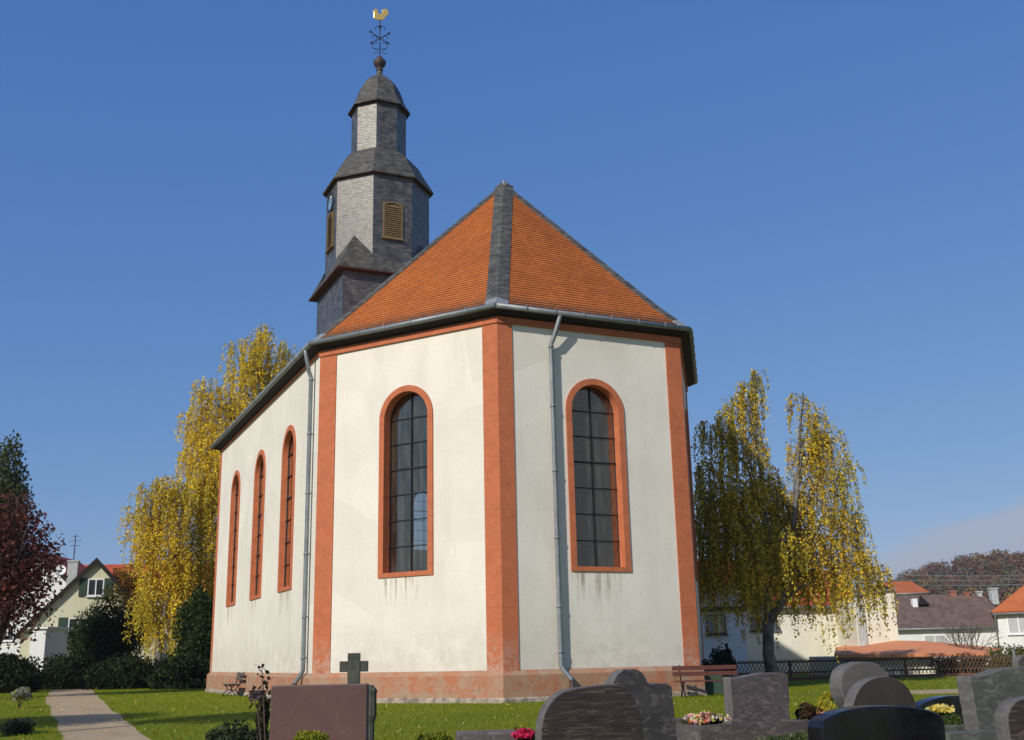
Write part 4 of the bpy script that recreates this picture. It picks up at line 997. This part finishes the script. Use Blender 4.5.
# ------------------------------------------------------------------ benches, bin, trough
M['bench_red'] = simple('red_brown_bench_wood', (0.10, 0.032, 0.022), 0.6, var=.3, scale=9)
M['bench_grey'] = simple('weathered_grey_wood', (0.10, 0.085, 0.065), 0.8)
def bench(name, label, c, d, L, wood, group):
    t = thing(name, label, 'bench', c, group); u, n = hv(d), hv(d - 90); Q = lambda a, o, z: Vector(c) + u * a + n * o + Z * z
    m = MB()
    for k in range(4): m.cbox(Q(0, -.16 + k * .115, .43), u * L, n * .09, Z * .035)
    m.build('seat', M[wood], t, bevel=.006)
    m = MB()
    for z, o in ((.62, -.275), (.78, -.32)): m.cbox(Q(0, o, z), u * L, n * .03, Z * .115)
    m.build('backrest', M[wood], t, bevel=.006)
    for sg in (-1, 1):
        m = MB(); a = sg * (L / 2 - .22)
        m.tube([Q(a, .22, 0), Q(a, .2, .1), Q(a, .06, .22), Q(a, .1, .36), Q(a, .2, .405)], .022, 6); m.tube([Q(a, -.24, 0), Q(a, -.2, .1), Q(a, -.05, .22), Q(a, -.16, .36), Q(a, -.24, .43), Q(a, -.36, .86)], .022, 6)
        m.tube([Q(a, .21, .4), Q(a, -.23, .4)], .02, 6); m.tube([Q(a, -.1, .215), Q(a, .1, .215)], .016, 6)
        m.build('leg', M['iron'], t)
    return t
c = at(708, 694, 31.4); bench('park_bench', 'red brown slatted bench on the lawn by the right corner of the church', (c.x, 31.3, .2), 4, 1.85, 'bench_red', 'benches beside the church')
c = at(234, 690, 42); bench('park_bench', 'slim dark slatted bench standing along the long side wall', (c.x - .1, 42, .2), th, 1.35, 'bench_grey', 'benches beside the church')
bx = at(714, 690, 33.2); tb_ = thing('litter_bin', 'dark box shaped bin standing behind the red bench', 'bin', (bx.x, 33.2, .2)); m = MB(); m.box((bx.x - .3, 33.0, .2), (.55, 0, 0), (0, .5, 0), Z * .62); m.build('body', M['shutter_green'], tb_, bevel=.02)
m = MB(); m.box((bx.x - .33, 32.97, .823), (.61, 0, 0), (0, .56, 0), Z * .05); m.build('lid', M['iron'], tb_, bevel=.015)
q = at(258, 690, 36.5); tt = thing('flower_trough', 'dark purple trough at the foot of the long church wall', 'trough', (q.x, 36.5, .2)); m = MB()
M['purple'] = simple('dark_purple_glaze', (.07, .03, .05), .4)
for (o_, s_) in (((-.24, -.15, 0), (.48, .02, .28)), ((-.24, .13, 0), (.48, .02, .28)), ((-.24, -.13, 0), (.02, .26, .28)), ((.22, -.13, 0), (.02, .26, .28)), ((-.22, -.13, 0), (.44, .26, .2))):
    m.box(Vector((q.x, 36.5, .2)) + Vector(o_), (s_[0], 0, 0), (0, s_[1], 0), Z * s_[2])
m.build('body', M['purple'], tt, bevel=.01); m = MB(); m.box(Vector((q.x - .27, 36.32, .48)), (.54, 0, 0), (0, .36, 0), Z * .04); m.build('rim', M['purple'], tt, bevel=.01)

# ------------------------------------------------------------------ gravestones
def stone_mat(name, c1, c2, rough, stretch=(1, 1, 4), scale=3.0, spec=.5, bmp=.15, vein=None):
    t = NT(name); f = t.noise(scale, 7, .65, sc=stretch, dist=.6); g = t.noise(60, 4, .7)
    c = t.ramp(f, [(.3, c1), (.68, c2)])
    if vein: c = t.mix(t.ramp(t.noise(scale * 1.7, 7, .7, sc=stretch, dist=1.2), [(.52, 0.0), (.62, .85)]), c, vein)
    c = t.mix(t.ramp(g, [(.5, 0.0), (.75, .35)]), c, tuple(x * 1.6 for x in c2))
    lich = t.noise(4.5, 6, .7); c = t.mix(t.ramp(lich, [(.6, 0.0), (.74, .3 if rough > .2 else 0.0)]), c, (.13, .13, .10))
    t.bump(t.math('ADD', f, g), bmp, .01); return t.fin(c, t.ramp(lich, [(.4, rough), (.7, min(1, rough + .25))]), 0, spec)
M['st_red'] = stone_mat('red_brown_granite', (0.0720, 0.0302, 0.0259), (0.1044, 0.0461, 0.0374), .5, (1, 1, 1), 2.5)
M['st_brown'] = stone_mat('striped_dark_brown_stone', (0.0170, 0.0116, 0.0101), (0.0426, 0.0279, 0.0232), .45, (.45, .45, 5), 5.5, vein=(.13, .085, .065))
M['st_grey'] = stone_mat('dark_grey_granite', (.024, .021, .021), (.052, .046, .044), .45, (1, 1, 1.5), 4, vein=(.12, .10, .09))
M['st_purple'] = stone_mat('purplish_grey_granite', (0.0607, 0.0470, 0.0454), (0.1013, 0.0810, 0.0770), .5, (1, 1, 3), 3.5, vein=(.19, .15, .14))
M['st_light'] = stone_mat('rough_light_grey_granite', (0.0868, 0.0775, 0.0713), (0.1302, 0.1178, 0.1085), .7, (1, 1, 1), 5)
M['st_tan'] = stone_mat('brown_weathered_stone', (0.0303, 0.0230, 0.0169), (0.0545, 0.0411, 0.0303), .6, (1, 1, 1.5), 4)
M['st_black'] = stone_mat('polished_black_granite', (0.0042, 0.0042, 0.0056), (0.0084, 0.0084, 0.0098), .12, (1, 1, 1), 8, .6, .02)
M['st_green'] = stone_mat('greenish_grey_stone', (0.0546, 0.0585, 0.0484), (0.0975, 0.1014, 0.0819), .55, (1, 1, 3), 3.5, vein=(.17, .165, .14))
M['st_cross'] = stone_mat('mossy_dark_cross_stone', (.03, .034, .026), (.075, .075, .055), .8, (1, 1, 1), 6)
M['st_side_light'] = stone_mat('rough_split_granite', (.085, .078, .074), (.15, .14, .132), .85, (1, 1, 1), 9, .3, .8)
M['st_side_dark'] = M['st_black']
GY = 24.8                                             # the rows of graves run parallel to the end wall of the church
class Slab:
    def __init__(s, Y, px0, yaw=GY, back=0.0):
        s.u, s.n = hv(yaw), hv(yaw - 90); s.O = at(px0, 690, Y) - s.n * back; s.O.z = 0; s.Y = Y
    def P(s, px, py, o=0.0):
        r = ray(px, py); E = Vector((0, 0, EYE)); k = (s.O - E).dot(s.n) / r.dot(s.n); return E + r * k + s.n * o
    def ext(s, mb, pts, thick, ground=False, rough=0.0):
        """pts: outline in picture points; the two last ones are dropped to the ground"""
        q = [s.P(*p) for p in pts]
        if rough:                                     # hand-split edge: short uneven steps along the outline
            q2 = [q[0]]
            for a, b in zip(q[:-1], q[1:]):
                n_ = max(1, int((b - a).length / .045)) if a not in (q[0],) and b is not q[-1] else 1
                for k in range(1, n_ + 1): q2.append(a.lerp(b, k / n_) + (s.u * rnd.gauss(0, rough) + Z * rnd.gauss(0, rough) if k < n_ or 1 else Vector()))
            q2[-1] = q[-1]; q = q2
        if ground: q[0].z = q[-1].z = -0.1; q[0] = Vector((q[1].x, q[1].y, -.1)); q[-1] = Vector((q[-2].x, q[-2].y, -.1))
        mb.prism(q, -s.n * thick); return q
def arc(p0, p1, p2, n=10):
    return [((1 - t) ** 2 * p0[0] + 2 * t * (1 - t) * p1[0] + t * t * p2[0], (1 - t) ** 2 * p0[1] + 2 * t * (1 - t) * p1[1] + t * t * p2[1]) for t in [k / n for k in range(n + 1)]]
def stone(name, label, Y, px0, pts, thick, mat, yaw=GY, part='slab', bevel=.012, plinth=None, cat='gravestone'):
    S = Slab(Y, px0, yaw); m = MB(); q = S.ext(m, pts, thick, True, {'st_brown': .0, 'st_purple': .004, 'st_light': .004, 'st_grey': .003, 'st_green': .003}.get(mat, 0.0)); base = sum((v for v in (q[0], q[-1])), Vector()) / 2; base.z = 0.0
    t = thing(name, label, cat, base, 'gravestones in the cemetery'); sl_ = m.build(part, M[mat], t, bevel=bevel)
    sl_.data.materials.append(M['st_side_' + ('dark' if mat in ('st_black',) else 'light')])
    for p_ in sl_.data.polygons:
        if abs(p_.normal.dot(S.n)) < .9: p_.material_index = 1
    u, n = S.u, S.n; a, b = q[0], q[-1]
    w = (b - a).dot(u); zb = plinth if plinth else .12
    m = MB(); o = Vector((a.x, a.y, -.05)) - u * .08 + n * .07
    m.box(o, u * (w + .16), -n * (thick + .14), Z * (zb + .05)); m.build('plinth', M[mat if not plinth else 'st_purple' if mat == 'st_purple' else 'st_green' if mat == 'st_green' else mat], t, bevel=.012)
    return t, S
t1, S1 = stone('red_gravestone', 'plain upright red brown granite slab with sharp square corners', 11.2, 319, [(271, 760), (271, 686)] + [(300, 685.2), (340, 684.4)] + [(367.5, 683.8), (368, 760)], .16, 'st_red', 1.5)
# cross
S = Slab(16.5, 354, 6); m = MB(); q0 = S.P(354, 653); wv, av = S.u * .185, S.n
m.box(Vector((q0.x, q0.y, -.05)) - S.u * .0925, wv, -S.n * .15, Z * (q0.z + .05))
az = S.P(354, 667); m2 = MB(); m2.box(Vector((q0.x, q0.y, az.z - .07)) - S.u * .21 - S.n * .012, S.u * .1170, -S.n * .126, Z * .155); m3 = MB(); m3.box(Vector((q0.x, q0.y, az.z - .07)) + S.u * .093 - S.n * .012, S.u * .117, -S.n * .126, Z * .155)
tcx = thing('grave_cross', 'weathered dark stone cross rising behind the red slab', 'grave cross', (q0.x, q0.y, 0), 'gravestones in the cemetery'); m.build('upright', M['st_cross'], tcx, bevel=.012); m2.build('arm', M['st_cross'], tcx, bevel=.012); m3.build('arm', M['st_cross'], tcx, bevel=.012)
m = MB(); m.box(Vector((q0.x, q0.y, -.02)) - S.u * .3 + S.n * .1, S.u * .6, -S.n * .36, Z * .3); m.build('base_block', M['st_cross'], tcx, bevel=.015)
S = Slab(14, 372, 3); m = MB(); q = S.P(371, 690); q = Vector((q.x, q.y, 0))
m.lathe(q, [(.09, 0), (.09, .06), (.05, .1), (.045, .6), (.06, .66), (.075, .7), (.07, .95), (.08, 1.0), (.03, 1.06), (0.0, 1.07)], 8, smooth=False); tag(m.build('grave_stele', M['st_cross'], None), 'thin dark stele close to the right edge of the red slab', 'stele')
# wavy brown stone
stone('striped_gravestone', 'wide dark brown streaked stone with a wave shaped top beside the pink flowers', 9.6, 590, [(541, 775), (541, 735)] + arc((541, 730), (544, 700), (566, 690.5), 9) + arc((572, 689), (600, 685), (620, 683.5), 7) + arc((624, 684), (638, 700), (643, 724), 7)[1:] + [(644, 738), (644, 775)], .15, 'st_brown', 20)
S_ = 0
stone('double_gravestone', 'dark grey stone whose rounded head leans against a square lobe', 11.6, 645, [(612, 760), (612, 684)] + arc((614, 681), (617, 670), (631, 669), 7) + arc((634, 669), (644, 670), (648, 683), 6) + [(651, 684), (660, 683.2), (668, 683.5), (672, 687), (677, 735), (677, 760)], .18, 'st_grey', 22)
# low slab
def lowslab(name, label, px0, px1, py, Y, depth, h, mat, yaw=GY, cat='grave slab'):
    a, b = at(px0, py, Y), at(px1, py, Y); z = a.z; u, n = hv(yaw), hv(yaw - 90); w = (b - a).length
    t = thing(name, label, cat, (a.x, a.y, 0), 'gravestones in the cemetery'); m = MB(); m.box(Vector((a.x, a.y, z - h)), u * w, -n * depth, Z * h); m.build('slab', M[mat], t, bevel=.02)
    m = MB(); m.box(Vector((a.x, a.y, -.1)) + u * .05 - n * .05, u * (w - .1), -n * (depth - .1), Z * (z - h + .097)); m.build('base_block', M['st_grey'], t, bevel=.01); return t
lowslab('grave_slab', 'low flat grey brown slab left of the pink flowers', 457, 520, 733, 13, .4, .2, 'st_purple', 6)
# purple grey stone on kerb
t7, S7 = stone('wavy_gravestone', 'purplish grey stone with a gently wavy top on a long kerb', 17, 757, [(730, 730), (730, 678)] + arc((731, 676.5), (742, 678), (752, 675.5), 5) + arc((755, 674.5), (766, 671.5), (786, 673), 6) + [(788.5, 676), (790, 721), (790, 730)], .2, 'st_purple')
def kerb(label, pts, Y, hgt, mat, yaw=GY, wdt=.14, depth=1.6, name='grave_border'):
    S = Slab(Y, (pts[0] + pts[1]) / 2, yaw); a, b = S.P(pts[0], pts[2]), S.P(pts[1], pts[2]); z = a.z; a.z = b.z = 0; u, n = S.u, S.n; w = (b - a).dot(u)
    t = thing(name, label, 'grave border', a, 'stone borders of the graves'); m = MB()
    m.box(a - Z * .1, u * w, -n * wdt, Z * (z + .1)); m.box(a - n * (depth - wdt) - Z * .1, u * w, -n * wdt, Z * (z + .1)); m.box(a - n * wdt - Z * .1, u * wdt, -n * (depth - 2 * wdt - .004), Z * (z + .097)); m.box(a + u * (w - wdt) - n * wdt - Z * .1, u * wdt, -n * (depth - 2 * wdt - .004), Z * (z + .097))
    m.build('kerb', M[mat], t, bevel=.015); m = MB(); m.box(a + u * wdt - n * wdt - Z * .1, u * (w - 2 * wdt), -n * (depth - 2 * wdt), Z * (z + .04)); m.build('soil', M['hill'], t); return t
kerb('purplish grey stone border in front of the wavy stone', (700, 812, 726), 16.3, .2, 'st_purple', depth=1.9)
# right group
stone('round_gravestone', 'thick rough grey stone with a rounded head, partly behind the brown arched one', 15.2, 862, [(858, 760), (858, 722)] + arc((857, 716), (841, 700), (841, 682), 7) + arc((841, 679), (845, 662), (866, 662), 8) + arc((870, 662), (888, 665), (892, 684), 7) + [(892, 720), (892, 760)], .24, 'st_light')
stone('arched_gravestone', 'brown half round arched stone before the rough grey one', 12.6, 884, [(852, 760), (852, 712)] + arc((853, 706), (858, 678), (884, 676.5), 10) + arc((888, 676.5), (912, 680), (918, 712), 9) + [(918, 760)], .16, 'st_tan')
stone('black_gravestone', 'polished black granite stone with a low curved top in the foreground', 8.8, 878, [(822, 790), (822, 728)] + arc((823, 722), (840, 707), (882, 706), 10) + arc((890, 706), (940, 706), (945, 722), 9) + [(948, 760), (948, 790)], .2, 'st_black', 20)
stone('low_black_gravestone', 'small black polished stone with a sloping top behind the yellow flowers', 16.2, 942, [(919, 740), (919, 712)] + arc((920, 706), (934, 697), (950, 696), 6) + [(964, 695.5), (966, 730), (966, 740)], .22, 'st_black')
t12, S12 = stone('green_gravestone', 'wide greenish grey stone with a raised curved top tapering downwards at the right edge', 12.2, 1000, [(979, 790), (979, 729), (970, 678)] + arc((971, 676), (990, 676), (1000, 669.5), 6) + [(1010, 668), (1034, 667), (1032, 729), (1032, 790)], .2, 'st_green')
kerb('greenish stone base under the wide greenish grey stone', (948, 1040, 733), 11.6, .2, 'st_green', depth=.9)
stone('dark_gravestone', 'dark brown stone with a rounded left shoulder cut by the right edge', 8.4, 1025, [(1008, 790), (1008, 722)] + arc((1008, 716), (1010, 702), (1022, 699), 5) + [(1040, 696), (1060, 697), (1060, 790)], .16, 'st_brown', 14)
m = MB(); q = at(1021, 668, 20)
stone('far_gravestone', 'small purple grey stone peeping over the wide greenish stone at the right edge', 20, 1025, [(1018, 740), (1018, 664)] + arc((1018, 661), (1020, 656), (1026, 655), 4) + [(1034, 655), (1036, 740)], .14, 'st_purple')

# ------------------------------------------------------------------ grave planting
GRN = [(.05, .09, .025), (.08, .12, .03), (.03, .055, .018)]
def plant(name, label, px, py, rx, ry, Y, n, leaf, cols, flowers=None, nf=0, fl=.04, **kw):
    t = px_bush(name, label, 'plant', px, py, rx, ry, Y, n, leaf, cols, lumps=kw.pop('lumps', 8), **kw)
    if flowers:
        c = at(px, py, Y); k = Y / 1118.0; u = nrng.normal(size=(nf, 3)); u[:, 2] = np.abs(u[:, 2]) + .3; u[:, 1] -= .4; u /= np.linalg.norm(u, axis=1)[:, None]
        cen = np.array(c) + u * np.array([rx * k, rx * k, ry * k]) * nrng.uniform(.75, 1.0, (nf, 1)); fc = palette(nf, flowers)
        PP = np.repeat(cen, 7, 0) + nrng.normal(size=(nf * 7, 3)) * fl * .35
        leaves('flowers', PP, fl, np.repeat(fc, 7, 0), M['petal'], t, aspect=.9)
    return t
plant('box_ball', 'round yellow green box ball in front of the red slab', 313, 741, 21, 11, 10, 3000, .028, [(.25, .26, .02), (.33, .31, .03), (.16, .19, .02)], lumps=26, shell=.5, depth=.2)
plant('box_ball', 'round yellow green box ball left of the low flat slab', 433, 742, 19, 11, 12, 2200, .032, [(.22, .25, .02), (.30, .30, .03), (.14, .18, .02)], lumps=22, depth=.2)
plant('cotoneaster_bush', 'loose dark green low bush left of the red slab', 236, 736, 34, 16, 13.5, 3600, .05, [(.05, .07, .03), (.10, .11, .05), (.03, .045, .02)], lumps=14, shell=.2)
plant('upright_bush', 'narrow dark leafy bush against the left edge of the red slab', 262, 716, 9, 24, 12.4, 1100, .05, [(.05, .06, .03), (.08, .09, .04), (.05, .03, .025)], lumps=10, shell=.2)
# rose stalk
rb = at(266, 730, 12.2); tr_ = thing('rose_bush', 'tall rose stem with sparse dark leaves at the left corner of the red slab', 'rose', (rb.x, 12.2, 0)); m = MB(); RL = []
tipz = at(262, 668, 12.2)
for dx, top, in ((0, tipz), (.05, at(276, 688, 12.2)), (-.04, at(252, 692, 12.2))):
    p_ = [Vector((rb.x, 12.2, 0)), Vector((rb.x + dx, 12.2, .5)), top.lerp(Vector((rb.x, 12.2, .6)), .4), top]; m.tube(p_, [.012, .01, .008, .004], 5)
    for k in range(22):
        b_ = p_[2].lerp(p_[3], rnd.random() ** .6); RL.append(b_ + Vector((rnd.gauss(0, .045), rnd.gauss(0, .04), rnd.gauss(0, .04))))
m.build('stems', M['twig'], tr_); RLa = np.array([tuple(v) for v in RL]); leaves('leaf', RLa, .062, palette(len(RLa), [(.03, .03, .02), (.06, .03, .022), (.05, .06, .03)]), M['leaf'], tr_, aspect=.75)
plant('pink_cyclamen', 'crimson pink flowers at the left foot of the striped brown stone', 524, 737, 11, 7, 11, 420, .04, GRN, [(.62, .02, .10), (.5, .015, .07)], 60, .032)
plant('heather_bed', 'white and pink flower bed left of the wavy purplish stone', 705, 722, 26, 8, 16.6, 1500, .05, GRN, [(.75, .72, .62), (.7, .35, .33), (.65, .6, .2), (.5, .12, .05)], 90, .038, depth=.3)
plant('green_groundcover', 'light green ground cover in front of the long kerb', 800, 741, 42, 10, 14.6, 3200, .045, [(.13, .17, .06), (.2, .23, .1), (.08, .11, .04)], lumps=16, depth=.4)
plant('red_leaved_plant', 'dark red and green plants right of the wavy purplish stone', 806, 712, 14, 9, 17.6, 1100, .05, [(.10, .03, .02), (.06, .08, .03), (.14, .06, .03)], depth=.25)
plant('yellow_heath', 'bright yellow upright tufts growing in the terracotta bowl', 827, 702, 11, 10, 18, 1300, .075, [(.60, .50, .03), (.5, .42, .05), (.4, .4, .06)], droop=-1.5, aspect=.3, depth=.14)
q = at(825, 713, 18); m = MB(); q0 = Vector((q.x, 18.0, 0.06)); zt = at(826, 711, 18).z - .06
m.lathe(q0, [(.0, 0), (.13, 0), (.2, zt * .8), (.22, zt * .82), (.22, zt), (.19, zt), (.17, zt - .05), (0, zt - .05)], 20); tag(m.build('flower_bowl', M['terracotta'], None), 'terracotta bowl holding the bright yellow tufts', 'flower pot')
plant('yellow_pansies', 'bunch of yellow flowers before the small black sloping stone', 941, 712, 13, 6, 13.8, 500, .035, GRN, [(.75, .60, .08), (.8, .7, .25)], 75, .036, depth=.16)
plant('box_cushion', 'mid green clipped box cushion under the yellow flowers', 954, 723, 14, 8, 12.6, 1700, .03, [(.09, .13, .03), (.13, .17, .04), (.06, .09, .02)], lumps=18, depth=.16)

# trees left of the path, beyond the frame, whose shadows lie over the lawn and the path
def lawn_tree(label, x, y, zc, rx, rz, n):
    c = Vector((x, y, zc)); t = thing('lawn_tree', label, 'tree', (x, y, ground_z(y))); m = MB(); b_ = Vector((x, y, 0))
    m.tube([b_, b_.lerp(c, .5), c + Z * rz * .5], [.15, .12, .04], 8)
    for k in range(7): m.tube([c - Z * rz * .7, c + Vector((rnd.uniform(-.8, .8) * rx, rnd.uniform(-.8, .8) * rx, rnd.uniform(-.3, .7) * rz))], [.05, .012], 5)
    m.build('trunk', M['bark'], t); P, k = clump_points(n, c, (rx, rx, rz), 12, .3)
    leaves('crown', P, .13, palette(n, [(.3, .2, .03), (.2, .18, .03)]), M['leaf'], t)
lawn_tree('slender yellowing tree on the grass left of the sandy path', -14.8, 14.2, 9.0, 1.45, 1.9, 7000)
lawn_tree('broad yellowing tree at the left border of the cemetery lawn', -17.2, 17.5, 6.3, 2.7, 2.0, 11000)

# thin autumn haze over the village and the far hill
hzm = bpy.data.materials.new('haze'); hzm.use_nodes = True; hn = hzm.node_tree; hn.nodes.remove(hn.nodes['Principled BSDF'])
pv = hn.nodes.new('ShaderNodeVolumePrincipled'); pv.inputs['Density'].default_value = 0.0002; pv.inputs['Color'].default_value = (.80, .86, 1.0, 1); pv.inputs['Anisotropy'].default_value = 0.2
hn.links.new(pv.outputs[0], hn.nodes['Material Output'].inputs['Volume'])
m = MB(); m.box((-700, -60, -2.0), (1400, 0, 0), (0, 820, 0), Z * 48)
hz = m.build('haze', hzm, weld=True); tag(hz, 'thin pale haze over the village and the far hill', 'haze', kind='stuff')
